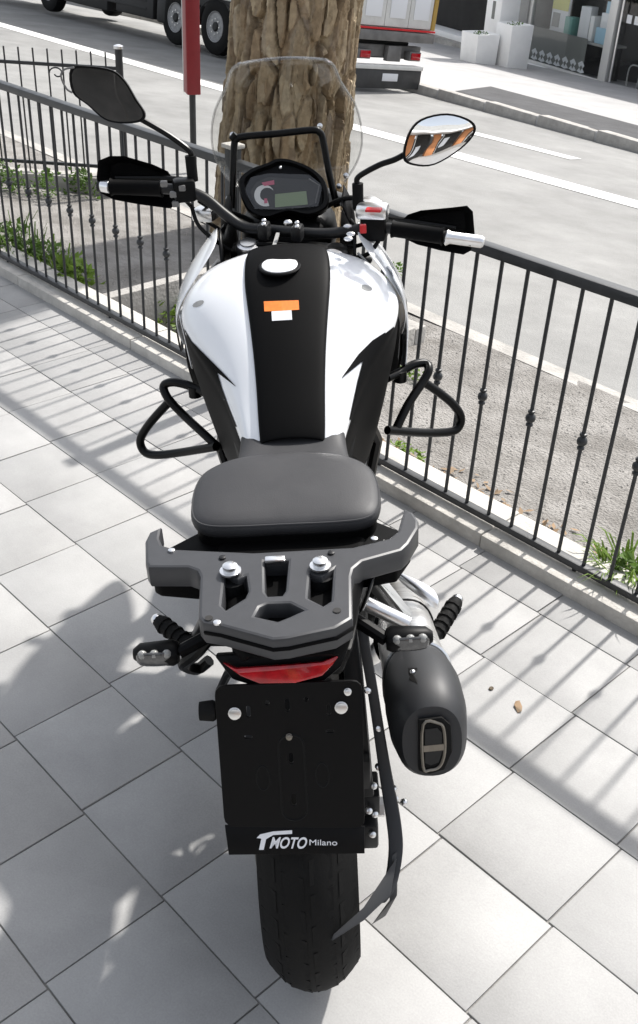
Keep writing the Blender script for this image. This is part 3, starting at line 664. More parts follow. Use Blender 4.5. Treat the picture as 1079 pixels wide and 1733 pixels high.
# ================================================================ the motorcycle
from mathutils.bvhtree import BVHTree
bike = thing('motorcycle', 'white and black adventure motorcycle parked on its side stand on the tiles', 'motorcycle', BO)
bike.rotation_euler = BM.to_euler()
def bplane(u, v, o, n):
    d = BMT @ ray(u, v); c0 = BMT @ (CP - BO); o = Vector(o); n = Vector(n); return c0 + d * ((o - c0).dot(n) / d.dot(n))
def bvh_of(o):
    dg = bpy.context.evaluated_depsgraph_get(); e = o.evaluated_get(dg); me = e.to_mesh()
    t = BVHTree.FromPolygons([v.co.copy() for v in me.vertices], [tuple(p.vertices) for p in me.polygons]); e.to_mesh_clear(); return t
def stick(name, m, parent, tree_, poly, off=.0012, sub=5):
    """a thin print laid on a curved panel: boundary points found on the panel"""
    c0 = BMT @ (CP - BO); P = []
    for (u, v) in poly:
        h = tree_.ray_cast(c0, (BMT @ ray(u, v)).normalized())
        P.append(h[0] - (BMT @ ray(u, v)).normalized() * off if h[0] else bl(u, v, 'z', .95))
    cu, cv = sum(p[0] for p in poly) / len(poly), sum(p[1] for p in poly) / len(poly)
    h = tree_.ray_cast(c0, (BMT @ ray(cu, cv)).normalized()); C_ = (h[0] if h[0] else sum(P, Vector()) / len(P)) - (BMT @ ray(cu, cv)).normalized() * off
    n = len(P); return MB().add(P + [C_], [(i, (i + 1) % n, n) for i in range(n)]).build(name, m, parent, smooth=False)
def mir(v, s): return Vector((v[0] * s, v[1], v[2]))
def B(): return MB()
def part(b, name, m, parent=None, **k): return b.build(name, M[m], parent or bike, **k)

# ---- wheels
def wheel(name, c, R, wd, blocks):
    hw = wd / 2; c = Vector(c)
    prf = lambda x: R - .004 - .052 * abs(x) ** 2.3
    pr = [(R - .095, -hw * .72), (R - .083, -hw * .95)] + [(prf(x), x * hw) for x in (-1, -.93, -.82, -.65, -.45, -.22, 0, .22, .45, .65, .82, .93, 1)] + [(R - .083, hw * .95), (R - .095, hw * .72)]
    ty = part(B().lathe(pr, (0, 0, 0), (1, 0, 0), 64), name, 'rubber'); ty.location = c
    tb_ = MB()
    for k in range(blocks):
        for q, (x0, x1, rr) in enumerate(((-.95, -.62, R - .018), (-.50, -.06, R - .004), (.06, .50, R - .004), (.62, .95, R - .018))):
            a = 2 * pi * (k + (.5 if q % 2 else 0)) / blocks; da = 2 * pi / blocks * .36; sk = .25 * da * (1 if x0 < 0 else -1)
            vs = []
            for r in (0, 1):
                for x, s in ((x0, -1), (x1, 1)):
                    base = prf(x)
                    for aa in (-da, da):
                        t = a + aa + sk * s; rad_ = base - .012 + (.0132 if r else 0)
                        vs.append((x * hw, cos(t) * rad_, sin(t) * rad_))
            tb_.add(vs, [(0, 1, 3, 2), (4, 6, 7, 5), (0, 4, 5, 1), (2, 3, 7, 6), (0, 2, 6, 4), (1, 5, 7, 3)])
    part(tb_, 'tread', 'rubber', ty, bevel=0)
    rm = B().lathe([(R - .1, -hw * .7), (R - .083, -hw * .76), (R - .083, -hw * .6), (R - .1, -hw * .4), (R - .1, hw * .4), (R - .083, hw * .6), (R - .083, hw * .76), (R - .1, hw * .7)], (0, 0, 0), (1, 0, 0), 48)
    rm.lathe([(.045, -hw * .7), (.05, -hw * .6), (.05, hw * .6), (.045, hw * .7)], (0, 0, 0), (1, 0, 0), 20)
    for k in range(10):
        a = k * pi / 5; rm.beam((0, cos(a) * .045, sin(a) * .045), (0, cos(a + .1) * (R - .095), sin(a + .1) * (R - .095)), .022, .026, (1, 0, 0))
    part(rm, 'rim', 'satin', ty)
    return ty
AX = Vector((0.004, -0.115, 0.305))
rw = wheel('rear_wheel', AX, .305, .160, 34)
disc = B().lathe([(.07, -.002), (.115, -.002), (.115, .002), (.07, .002)], (.075, 0, 0), (1, 0, 0), 36); part(disc, 'brake_disc', 'steel', rw)
part(B().lathe([(.03, -.004), (.092, -.004), (.098, 0), (.092, .004), (.03, .004)], (-.088, 0, 0), (1, 0, 0), 42), 'sprocket', 'chain', rw)
AXF = Vector((.03, 1.275, .30))
fw = wheel('front_wheel', AXF, .30, .115, 34)
for s in (-1, 1): part(B().lathe([(.06, -.002), (.14, -.002), (.14, .002), (.06, .002)], (.065 * s, 0, 0), (1, 0, 0), 30), 'brake_disc', 'steel', fw)
# ---- swing arm, axle, chain
sw = B()
for s in (-1, 1):
    sw.beam((.105 * s + AX.x, AX.y - .03, AX.z), (.10 * s, .42, .40), .03, .055)
    sw.box((.105 * s + AX.x, AX.y - .035, AX.z), (.034, .07, .06))
sw.beam((-.1, .2, .365), (.1, .2, .365), .05, .05)
sa = part(sw, 'swing_arm', 'satin', bevel=.006)
part(B().rod((AX.x - .15, AX.y, AX.z), (AX.x + .15, AX.y, AX.z), .011), 'axle', 'alu', sa)
for s in (-1, 1): part(B().lathe([(.014, 0), (.019, .002), (.019, .012), (.012, .016)], (AX.x + s * .124, AX.y, AX.z), (s, 0, 0), 6), 'axle_nut', 'alu', sa)
chx = AX.x - .088; ch = [(chx, AX.y + cos(a) * .1, AX.z + sin(a) * .1) for a in [pi / 2 + pi * i / 14 for i in range(15)]] + [(chx, .42 + cos(a) * .04, .40 + sin(a) * .04) for a in [-pi / 2 + pi * i / 8 for i in range(9)]]
part(B().tube(ch, .008, 6, closed=True), 'chain', 'chain')
# ---- rear shock and subframe
part(B().rod((.05, .30, .36), (.05, .20, .66), .022), 'shock_body', 'alu')
sp = [(.05 + .036 * cos(a), .275 - .0045 * a / 2 + 0, .42 + .006 * a) for a in [i * .5 for i in range(64)]]
part(B().tube([(.05 + .036 * cos(i * .5), .285 - .0021 * i + .036 * sin(i * .5) * .95, .40 + .0040 * i) for i in range(64)], .006, 6), 'shock_spring', 'alu')
sf = B()
for s in (-1, 1):
    sf.tube([(.11 * s, .44, .70), (.12 * s, .2, .76), (.10 * s, -.02, .79), (.08 * s, -.18, .80)], .014, 8)
    sf.tube([(.12 * s, .38, .46), (.13 * s, .18, .60), (.11 * s, -.02, .775)], .013, 8)
    sf.tube([(.10 * s, .44, .72), (.14 * s, .62, .80), (.10 * s, .85, .90)], .016, 8)
    sf.tube([(.12 * s, .40, .42), (.11 * s, .44, .72)], .018, 8)
    sf.tube([(.14 * s, .60, .78), (.19 * s, .78, .58), (.14 * s, .80, .30), (.09 * s, .55, .24)], .014, 8)
part(sf, 'frame', 'frameblack')
# ---- engine
en = B(); en.box((0, .52, .36), (.28, .34, .22)); en.box((-.01, .62, .52), (.17, .18, .18), Matrix.Rotation(rad(-22), 3, 'X')); en.box((-.01, .66, .64), (.15, .16, .08), Matrix.Rotation(rad(-22), 3, 'X'))
eng = part(en, 'engine', 'satin', bevel=.02, seg=3)
for s, r in ((1, .085), (-1, .07)): part(B().lathe([(r, 0), (r, .02), (r * .85, .035), (.02, .038)], (.14 * s, .47, .36), (s, 0, 0), 28), 'engine_cover', 'frameblack', eng)
part(B().tube(catmull([(.06, .74, .56), (.10, .86, .44), (.10, .80, .24), (.13, .45, .20), (.17, .30, .34), (.185, .22, .47)], 6), .021, 12), 'header_pipe', 'steel')
rdm = B().box((0, .90, .66), (.30, .035, .20)); part(rdm, 'radiator', 'plastic', bevel=.005)
# ---- side stand
part(B().tube([(-.10, .42, .25), (-.20, .50, .10), (-.24, .54, -.008)], [.013, .012, .010], 8).box((-.245, .545, -.012), (.06, .05, .01)), 'side_stand', 'frameblack')

# ---- muffler
def ring_at(c, rx, rz, tilt, n=28, p=2.4):
    c = Vector(c); R_ = Matrix.Rotation(tilt, 3, 'X'); out = []
    for j in range(n):
        a = 2 * pi * j / n; ca, sa_ = cos(a), sin(a)
        v = Vector((rx * math.copysign(abs(ca) ** (2 / p), ca), 0, rz * math.copysign(abs(sa_) ** (2 / p), sa_)))
        out.append(c + R_ @ v)
    return out
tl = rad(-15)
mufc = [((.196, .29, .465), .040, .045), ((.198, .24, .475), .050, .058), ((.202, .13, .497), .055, .070), ((.208, -.046, .532), .0585, .0785)]
muf = part(B().loft([ring_at(c, a, b, tl) for c, a, b in mufc]), 'muffler', 'steel')
capc = [((.208, -.042, .5315), .0600, .0795), ((.209, -.065, .537), .063, .084), ((.211, -.10, .546), .066, .087), ((.212, -.155, .557), .065, .085), ((.213, -.196, .563), .058, .076), ((.213, -.212, .564), .048, .063)]
mcap = part(B().loft([ring_at(c, a, b, tl, 40, 2.35) for c, a, b in capc]), 'muffler_cap', 'greycap')
part(B().tube([Vector(p) for p in ring_at((.208, -.039, .531), .0606, .0806, tl, 36)], .0035, 6, closed=True), 'muffler_band', 'alu', muf)
part(B().tube([Vector(p) for p in ring_at((.200, .15, .488), .0565, .0705, tl, 30)], .005, 6, closed=True), 'clamp', 'frameblack', muf)
fo = frame3((.214, -.213, .560), (1, 0, 0), Matrix.Rotation(tl, 3, 'X') @ Vector((0, 0, 1)))
outl = [(-.016, .040), (.008, .042), (.017, .030), (.018, -.010), (.010, -.036), (-.006, -.042), (-.017, -.036)]
def infr(fm, pts, z=0): return [fm @ Vector((x, y, z)) for x, y in pts]
part(B().prism(infr(fo, [(x * 1.55 + .002, y * 1.22) for x, y in outl], .002), fo.to_3x3() @ Vector((0, 0, .006))), 'outlet_recess', 'rubber', mcap, bevel=.002)
part(B().tube(catmull(infr(fo, outl, .0085), 4, True), .0026, 6, closed=True), 'outlet_rim', 'pipe_end', mcap)
part(B().beam(fo @ Vector((-.016, -.003, .0085)), fo @ Vector((.017, -.001, .0085)), .011, .003, fo.to_3x3() @ Vector((0, 0, 1))), 'outlet_bridge', 'pipe_end', mcap)
part(B().prism(infr(fo, [(x * .8, y * .8) for x, y in outl], .0085), fo.to_3x3() @ Vector((0, 0, .001))), 'outlet_hole', 'interior', mcap)
tcap = bvh_of(mcap)
stick('bolt_recess', M['rubber'], mcap, tcap, [(690, 1130), (706, 1130), (706, 1157), (692, 1150)])
hb = tcap.ray_cast(BMT @ (CP - BO), (BMT @ ray(698, 1137)).normalized())[0]
part(B().ell(hb, (.005, .005, .004), 10, 6), 'cap_bolt', 'alu', mcap)
hs_ = B().loft([[bl(u, v, 'z', z) for u, v, z in r] for r in (((664, 962, .60), (690, 974, .60), (716, 985, .595), (738, 998, .58)), ((668, 972, .595), (694, 988, .595), (722, 1003, .59), (746, 1020, .57)), ((676, 985, .58), (698, 1002, .58), (722, 1020, .57), (740, 1036, .55)))], closed=False)
part(hs_, 'heat_shield', 'alu', muf, solid=.004, sub=2)
part(B().rod((.12, -.02, .70), (.19, -.035, .665), .013), 'muffler_hanger', 'alu', muf)
part(B().beam((.20, .04, .62), (.13, .06, .72), .025, .006), 'muffler_strap', 'steel', muf)

# ---- tail: cowl, light, plate carrier, hugger arm
tc_ = []
for y, hw, zt, zb in ((.10, .135, .81, .74), (.0, .13, .815, .735), (-.10, .115, .82, .745), (-.20, .098, .822, .765), (-.245, .085, .815, .775), (-.262, .07, .805, .785)):
    tc_.append([(-hw, y, zt - .02), (-hw * .9, y, zt), (hw * .9, y, zt), (hw, y, zt - .02), (hw * .85, y + .02, zb), (-hw * .85, y + .02, zb)])
tail = part(B().loft(tc_), 'tail_cowl', 'matblack', bevel=.006)
tcr = []
for k, (y, hw, zt, zb) in enumerate(((-.10, .11, .77, .70), (-.17, .10, .77, .705), (-.225, .09, .775, .715))):
    tcr.append([(-hw, y, zt), (hw, y, zt), (hw * .8, y + .01, zb), (-hw * .8, y + .01, zb)])
part(B().loft(tcr), 'under_tail', 'plastic', tail, bevel=.008)
lo_ = Vector((0, -.247, .765)); ln = Vector((0, -.86, .50)).normalized()
lp = [bplane(u, v, lo_, ln) for u, v in ((378, 1118), (400, 1128), (545, 1117), (575, 1104), (562, 1122), (545, 1140), (500, 1152), (440, 1153), (408, 1140))]
tlp = part(B().prism(lp, -ln * -.018), 'tail_light', 'red_lens', tail, bevel=.004)
lp2 = [bplane(u, v, lo_ - ln * .004, ln) for u, v in ((362, 1110), (590, 1096), (578, 1128), (550, 1152), (498, 1164), (440, 1165), (392, 1150))]
part(B().prism(lp2, -ln * .03), 'light_bezel', 'plastic', tail, bevel=.004)
# plate carrier
po_ = Vector((0, -.272, .735)); pn = Vector((0, -.945, .327)).normalized(); fp = frame3(po_, (1, 0, 0), Vector((0, pn.z, -pn.y)))
ifp = fp.inverted()
def pp(u, v): q = ifp @ bplane(u, v, po_, pn); return (q.x, q.y)
tlc, trc, brc, blc = pp(362, 1160), pp(612, 1150), pp(617, 1400), pp(380, 1398)
def rnd4(q, r):
    out = []
    for i in range(4):
        p = Vector(q[i]).to_2d(); a = (Vector(q[i - 1]).to_2d() - p).normalized(); b = (Vector(q[(i + 1) % 4]).to_2d() - p).normalized()
        for t in (0, .3, .7, 1): out.append(tuple(p + a * r * (1 - t) ** 2 * 1.0 + b * r * t ** 2))
    return out
def slot(u, v, w_, h_):
    c = pp(u, v); return roundrect(c[0] - w_ / 2, c[0] + w_ / 2, c[1] - h_ / 2, c[1] + h_ / 2, min(w_, h_) * .49, 3)
hol = [slot(420, 1203, .006, .018), slot(486, 1192, .007, .020), slot(556, 1200, .006, .018), slot(452, 1188, .007, .007), slot(518, 1182, .007, .007), slot(492, 1282, .007, .018), slot(497, 1352, .008, .020), slot(420, 1246, .012, .005), slot(558, 1236, .012, .005)]
pc = plate('plate_carrier', rnd4([tlc, trc, brc, blc], .016), hol, .004, .0008, M['plastic'], bike, fp)
d1 = fp.to_3x3() @ Vector((0, -1, 0)); fo2 = Matrix.Rotation(rad(-14), 3, 'X') @ d1
bl_, br_ = fp @ Vector((blc[0], blc[1], 0)), fp @ Vector((brc[0], brc[1], 0))
lip = [bl_ + Vector((0, 0, .002)), br_ + Vector((0, 0, .002)), br_ + fo2 * .040 + Vector((-.002, 0, 0)), bl_ + fo2 * .044 + Vector((.004, 0, 0))]
ln2 = (lip[1] - lip[0]).cross(lip[3] - lip[0]).normalized()
lipo = part(B().prism(lip, ln2 * .004), 'carrier_lip', 'plastic', pc, bevel=.001)
# ribs and bosses pressed into the sheet
ch_ = pp(495, 1310); part(B().tube([fp @ Vector((x, y, .002)) for x, y in roundrect(ch_[0] - .019, ch_[0] + .019, ch_[1] - .075, ch_[1] + .065, .018, 4)], .0022, 6, closed=True), 'pressed_channel', 'plastic', pc)
for u, v in ((545, 1310), (445, 1315)):
    c = pp(u, v); part(B().tube([fp @ Vector((c[0] + .010 * cos(a), c[1] + .020 * sin(a), .002)) for a in [i * pi / 8 for i in range(16)]], .0018, 6, closed=True), 'pressed_oval', 'plastic', pc)
for u, v, r in ((397, 1206, .0085), (577, 1196, .0085), (588, 1169, .005), (489, 1245, .0045)):
    c = pp(u, v); part(B().lathe([(r * 1.15, .0), (r * 1.15, .0015), (r, .002), (r, .005), (r * .55, .006)], fp @ Vector((c[0], c[1], .0022)), pn, 14), 'bolt', 'steel' if r > .0046 else 'pipe_end', pc)
part(B().lathe([(.014, -.02), (.016, 0), (.014, .004)], fp @ Vector((tlc[0] - .006, tlc[1] - .045, -.012)), (1, 0, 0), 14), 'rubber_stop', 'rubber', pc)
# lettering on the lip
fl_ = frame3(lip[0], lip[1] - lip[0], lip[0] - lip[3]); il = fl_.inverted()
def lpq(u, v): q = il @ bplane(u, v, lip[0], ln2); return (q.x, q.y)
lz = .0042 if ln2.dot(fl_.to_3x3() @ Vector((0, 0, 1))) > 0 else .0006
t0_ = lpq(446, 1437); t1_ = lpq(503, 1416); m0 = lpq(522, 1430)
lettering('MOTO', .0235, M['label'], lipo, fl_ @ Matrix.Translation((t0_[0] + .008, t0_[1] + .002, lz)) @ Matrix.Diagonal((.78, 1, 1, 1)), .35, .0004, .0005)
sw_ = [lpq(u, v) for u, v in ((434, 1418), (440, 1412), (462, 1407), (494, 1405), (494, 1411), (462, 1413), (450, 1420), (446, 1438), (438, 1438), (442, 1419))]
part(B().prism([fl_ @ Vector((x, y, lz)) for x, y in sw_], ln2 * .0006), 'lettering', 'label', lipo, smooth=False)
lettering('Milano', .0145, M['label'], lipo, fl_ @ Matrix.Translation((m0[0], m0[1], lz)) @ Matrix.Diagonal((1.12, .85, 1, 1)), 0, .0004, .0)
# hugger arm beside the wheel
ha = catmull([(.108, -.10, .73), (.113, -.125, .69), (.122, -.145, .62), (.130, -.168, .55), (.138, -.20, .485), (.147, -.25, .43), (.148, -.285, .395), (.136, -.325, .365), (.118, -.345, .352)], 4)
arm = B(); rings = []
for i, p in enumerate(ha):
    t = i / (len(ha) - 1); w_ = .0085 + .0035 * math.exp(-((t - .66) / .2) ** 2); th = .009
    rings.append([p + Vector((a * w_, b * th, 0)) for a, b in ((-1, -1), (1, -1), (1, 1), (-1, 1))])
arm.loft(rings)
ha_ = part(arm, 'hugger_arm', 'greycap', bevel=.003)
hg = B(); hg.loft([[(.128, -.318, .35), (.135, -.352, .37), (.150, -.300, .40)], [(.085, -.385, .352), (.09, -.390, .362), (.09, -.372, .372)], [(.035, -.412, .345), (.04, -.414, .349), (.04, -.405, .353)]]); part(hg, 'hugger_blade', 'greycap', ha_, bevel=.002)
hg2 = B().loft([[(.140, -.30, .40), (.150, -.29, .40), (.150, -.285, .39)], [(.132, -.342, .335), (.146, -.335, .345), (.148, -.318, .34)], [(.102, -.338, .275), (.128, -.325, .28), (.132, -.31, .285)]]); part(hg2, 'hugger_flap', 'greycap', ha_, bevel=.002)
for q in ((.15, -.215, .462), (.128, -.16, .575), (.17, -.19, .40)): part(B().ell(q, (.007, .007, .007), 10, 6), 'arm_bolt', 'alu', ha_)

# ---- indicators
for s, ua, va, ub, vb in ((-1, 226, 1107, 302, 1104), (1, 653, 1082, 732, 1077)):
    a = bl(ua, va, 'y', -.16); b = bl(ub, vb, 'y', -.16); inn, out = (b, a) if s < 0 else (a, b)
    st = part(B().tube([(.09 * s, -.12, .755), inn], .011, 10), 'indicator_stalk', 'plastic')
    bd = []
    for t, h, d in ((0, .016, .018), (.12, .021, .022), (.85, .017, .017), (1.0, .009, .008)):
        c = inn.lerp(out, t); bd.append([c + Vector((0, d * cos(q) , h * sin(q))) for q in [2 * pi * i / 12 for i in range(12)]])
    part(B().loft(bd), 'indicator_body', 'plastic', st)
    ln_ = B()
    for t in (.22, .50, .76):
        c = inn.lerp(out, t) + Vector((0, -.015, .010)); ln_.ell(c, (.008, .007, .008), 10, 6)
    part(ln_, 'led', 'led', st)
    part(B().loft([[inn.lerp(out, t) + Vector((0, -.019 + .004 * abs(t - .5), z)) for t in (.08, .5, .92)] for z in (-.012, .006, .017)], closed=False), 'lens', 'clear_lens', st, solid=.006, sub=1)
# ---- pillion pegs
def peg(a, b, name):
    a = Vector(a); b = Vector(b); o = part(B().tube([a, a.lerp(b, .1), a.lerp(b, .9), b], [.010, .014, .016, .012], 10), name, 'rubber')
    rb = B()
    for k in range(5): rb.tube([a.lerp(b, .14 + .16 * k), a.lerp(b, .19 + .16 * k)], .0185, 10)
    part(rb, 'peg_rib', 'rubber', o); part(B().ell(b, (.013, .013, .013), 10, 8), 'peg_tip', 'alu', o); return o
peg((.262, .18, .45), (.322, .285, .462), 'pillion_peg'); peg((-.205, .12, .50), (-.285, .20, .512), 'pillion_peg')
for s in (-1, 1):
    br = B().beam((.12 * s, .05, .72), (.21 * s, .16, .49), .016, .035, (0, 1, 0)); br.beam((.15 * s, .30, .46), (.21 * s, .16, .49), .016, .03, (0, 1, 0)); part(br, 'peg_bracket', 'satin', bevel=.004)
part(B().tube(catmull([(-.13, .10, .60), (-.19, .08, .53), (-.225, .09, .49), (-.205, .12, .45), (-.18, .12, .47)], 4), .012, 8), 'hook', 'frameblack')
part(B().rod((.15, .35, .33), (.27, .36, .33), .016), 'rider_peg', 'rubber'); part(B().rod((-.15, .35, .33), (-.27, .36, .33), .016), 'rider_peg', 'rubber')

# ---- rack
RZ = .846
def r7(X, Y): q = bl(200 + X / 1.7403, 860 + Y / 1.7403, 'z', RZ); return (q.x, q.y)
outer = [r7(*p) for p in ((128, 58), (92, 74), (79, 100), (80, 165), (88, 178), (205, 178), (232, 188), (240, 205), (236, 325), (250, 342), (300, 350), (455, 392), (500, 388), (640, 358), (690, 328), (688, 205), (694, 182), (720, 160), (835, 128), (856, 108), (884, 62), (884, 40), (868, 16), (842, 6), (834, 30), (822, 72), (796, 92), (690, 118), (400, 134), (170, 124), (130, 112), (122, 92))]
hl = [[r7(*p) for p in q] for q in (((316, 196), (352, 214), (376, 204), (382, 248), (372, 268), (318, 302), (306, 290)), ((432, 160), (500, 158), (492, 246), (482, 260), (442, 262), (434, 250)), ((566, 196), (600, 206), (632, 186), (626, 276), (604, 290), (560, 268)), ((418, 296), (440, 286), (505, 284), (545, 304), (505, 322), (470, 336), (404, 322)))]
rk = plate('luggage_rack', outer, hl, .030, .005, M['rackgrey'], bike, Matrix.Translation((0, 0, RZ - .017)))
part(B().prism([(*r7(*p), .808) for p in ((128, 66), (100, 84), (92, 150), (110, 160), (235, 170), (300, 150), (690, 140), (820, 118), (862, 60), (846, 16), (700, -40), (300, -20))], (0, 0, -.03)), 'recess_filler', 'matblack', rk, bevel=.004)  # black filler panel added; its colour gives the dark of the recess behind the seat
for u, v, r in ((390, 970, .0115), (542, 961, .0115)):
    c = bl(u, v, 'z', .85); part(B().rod(c + Vector((0, 0, -.05)), c + Vector((0, 0, -.012)), .022), 'rack_boss', 'satin', rk)
    part(B().lathe([(r * 1.45, 0), (r * 1.45, .003), (r, .0035), (r, .012), (r * .7, .014)], c + Vector((0, 0, .003)), (0, 0, 1), 16), 'rack_bolt', 'alu', rk)
for u, v in ((353, 1046), (570, 1033)):
    c = bl(u, v, 'z', .85); part(B().lathe([(.006, 0), (.006, .0006)], c + Vector((0, 0, .0)), (0, 0, 1), 12), 'rack_hole', 'interior', rk)
for u, v in ((376, 944), (560, 936), (367, 1054), (290, 932), (633, 912)):
    c = bl(u, v, 'z', .85); part(B().lathe([(.0055, -.001), (.0055, .002), (.003, .003)], c, (0, 0, 1), 10), 'rack_screw', 'satin' if v in (944, 936) else 'alu', rk)
part(B().box(bl(465, 947, 'z', .853), (.032, .014, .008)), 'rack_latch', 'alu', rk, bevel=.003)
# dropped skirt of the rack end
sk_ = [r7(*p) for p in ((250, 342), (300, 350), (455, 392), (500, 388), (640, 358), (690, 328))]
part(B().loft([[(x, y, RZ - .012) for x, y in sk_], [(x * .97, y + .012, RZ - .040) for x, y in sk_]], closed=False), 'rack_skirt', 'matblack', rk, solid=.006)
# side covers below the rack (dark flanks of the tail)
for s in (-1, 1):
    part(B().loft([[(.165 * s, .10, .80), (.150 * s, -.02, .815), (.125 * s, -.12, .82)], [(.150 * s, .08, .74), (.13 * s, -.03, .745), (.108 * s, -.12, .755)], [(.12 * s, .06, .69), (.105 * s, -.03, .70), (.09 * s, -.1, .72)]], closed=False), 'tail_side_panel', 'satin', solid=.008, sub=1)

# ---- seats
def seat_outline(k=0.0, n=64):
    """pillion pad plan; k pulls it inwards"""
    out = []
    ctrl = [(0, .004), (.08, .005), (.128, .012), (.150, .034), (.156, .078), (.153, .128), (.138, .168), (.098, .200), (.045, .213), (.0, .216)]
    c = catmull([(-x, y, 0) for x, y in reversed(ctrl[1:-1])] and [(x, y, 0) for x, y in ctrl] + [(-x, y, 0) for x, y in reversed(ctrl[1:-1])], 4, True)
    cx = Vector((0, .105, 0)); sh_ = Vector((-.008, 0, 0))
    for p in c:
        p = Vector((p.x * 1.035, p.y, 0)); d = p - cx; out.append(cx + sh_ + d * (1 - k / max(d.length, .02)))
    return out
rgs = []
for z0, z1, k in ((.822, .834, .010), (.832, .846, .002), (.840, .856, .0), (.8475, .866, .002), (.852, .8715, .007), (.856, .876, .018), (.859, .880, .040), (.8605, .882, .07), (.861, .8825, .095)):
    rgs.append([Vector((p.x, p.y, z0 + (z1 - z0) * (p.y / .21))) for p in seat_outline(k)])
ps_ = part(B().loft(rgs), 'pillion_seat', 'seat', ang=70)
wt = [Vector((p.x, p.y, .8485 + .0185 * p.y / .21)) for p in seat_outline(.004)]
part(B().tube(wt, .0022, 6, closed=True), 'seat_welt', 'seat', ps_)
part(B().loft([[Vector((p.x, p.y, .826)) for p in seat_outline(.008)], [Vector((p.x * .98, p.y, .79)) for p in seat_outline(.004)]]), 'seat_base', 'matblack', ps_)
rsr = []
for y, hw, zc, dip in ((.14, .135, .852, 0), (.19, .130, .848, 0), (.235, .122, .832, .004), (.29, .114, .815, .006), (.35, .108, .812, .006), (.40, .106, .828, .003), (.445, .102, .862, .0)):
    rsr.append([(-hw * .9, y, zc - .07), (-hw, y, zc - .03), (-hw * .95, y, zc - .008), (-hw * .75, y, zc), (-hw * .35, y, zc + .003 - dip), (0, y, zc + .003 - dip), (hw * .35, y, zc + .003 - dip), (hw * .75, y, zc), (hw * .95, y, zc - .008), (hw, y, zc - .03), (hw * .9, y, zc - .07)])
part(B().loft(rsr), 'rider_seat', 'seat', sub=2)

# ---- fuel tank
ST = [(.350, .061, .812, .094, .782), (.385, .064, .842, .100, .812), (.44, .066, .882, .117, .836), (.50, .070, .925, .138, .862), (.56, .076, .964, .167, .890), (.62, .083, 1.000, .203, .920), (.67, .089, 1.026, .228, .942), (.72, .090, 1.044, .240, .955), (.77, .088, 1.054, .232, .970), (.81, .080, 1.052, .205, .985)]
tank = part(B().loft([[(-w_ * .8, y, z - .02), (0, y, z - .01), (w_ * .8, y, z - .02), (W_ * .8, y, zw - .06), (W_ * .6, y, zw - .2), (-W_ * .6, y, zw - .2), (-W_ * .8, y, zw - .06)] for y, w_, z, W_, zw in ST]), 'fuel_tank', 'matblack', bevel=0)
pan = {}
for s in (-1, 1):
    rows = []
    for y, w_, z, W_, zw in ST:
        rows.append([(x * s, y, zz) for x, zz in ((w_ - .004, z - .012), (w_ + .002, z - .006), (w_ + (W_ - w_) * .35, z - .010 - (z - zw) * .12), (w_ + (W_ - w_) * .72, z - (z - zw) * .52), (W_ - .004, zw + .004), (W_ + .001, zw - .018), (W_ - .012, zw - .055))])
    pan[s] = part(B().loft(rows, closed=False), 'tank_panel', 'white', tank, sub=2, solid=.005)
rows = []
for y, w_, z, W_, zw in ST:
    rows.append([(-w_, y, z - .010), (-w_, y, z), (-w_ * .9, y, z + .005), (-w_ * .45, y, z + .010), (0, y, z + .0115), (w_ * .45, y, z + .010), (w_ * .9, y, z + .005), (w_, y, z), (w_, y, z - .010)])
y, w_, z = .845, .066, 1.036; rows.append([(x * w_, y, z + dz) for x, dz in ((-1, -.02), (-1, -.008), (-.9, 0), (-.45, .004), (0, .005), (.45, .004), (.9, 0), (1, -.008), (1, -.02))])
rows.append([(x * w_, y + .006, z - .04) for x, dz in ((-1, -.02), (-1, -.008), (-.9, 0), (-.45, .004), (0, .005), (.45, .004), (.9, 0), (1, -.008), (1, -.02))])
pad = part(B().loft(rows, closed=False), 'tank_pad', 'tankpad', tank, sub=2, solid=.004)
tpad = bvh_of(pad)
stick('orange_sticker', M['orange'], pad, tpad, [(446, 510), (476, 509), (505, 508), (506, 524), (476, 526), (447, 527)])
stick('white_sticker', M['label'], pad, tpad, [(459, 527), (493, 525), (494, 541), (460, 543)], off=.0016)
cc_ = tpad.ray_cast(BMT @ (CP - BO), (BMT @ ray(473, 452)).normalized())[0]
fcap = part(B().lathe([(.044, -.004), (.045, .000), (.043, .002), (.039, .0025), (.012, .002)], cc_ + Vector((0, .004, .001)), (0, -.10, 1), 36), 'fuel_cap', 'plastic', tank)
part(B().lathe([(.0385, .002), (.0375, .004), (.030, .0048), (.004, .005)], cc_ + Vector((0, .004, .001)), (0, -.10, 1), 36), 'cap_disc', 'capalu', fcap)
# knee panels (black flanks below the white)
knee = {}
for s in (-1, 1):
    rows = []
    for k, (y, w_, z, W_, zw) in enumerate(ST):
        low = .66 - .06 * k / 9
        rows.append([(x * s, yy, zz) for x, yy, zz in ((W_ - .014, y, zw - .012), (W_ - .004, y, zw - .030), (W_ - .002, y + .01, zw - .07), (W_ * .86 + .01, y + .02, (zw + low) / 2 - .02), (W_ * .55 + .05, y + .02, low), (W_ * .5 + .04, y + .02, low - .06))])
    knee[s] = part(B().loft(rows, closed=False), 'knee_panel', 'matblack', tank, sub=2, solid=.006)
def bvh_two(a, b):
    dg = bpy.context.evaluated_depsgraph_get(); V = []; F = []
    for o in (a, b):
        e = o.evaluated_get(dg); me = e.to_mesh(); k0 = len(V); V += [v.co.copy() for v in me.vertices]; F += [tuple(i + k0 for i in p.vertices) for p in me.polygons]; e.to_mesh_clear()
    return BVHTree.FromPolygons(V, F)
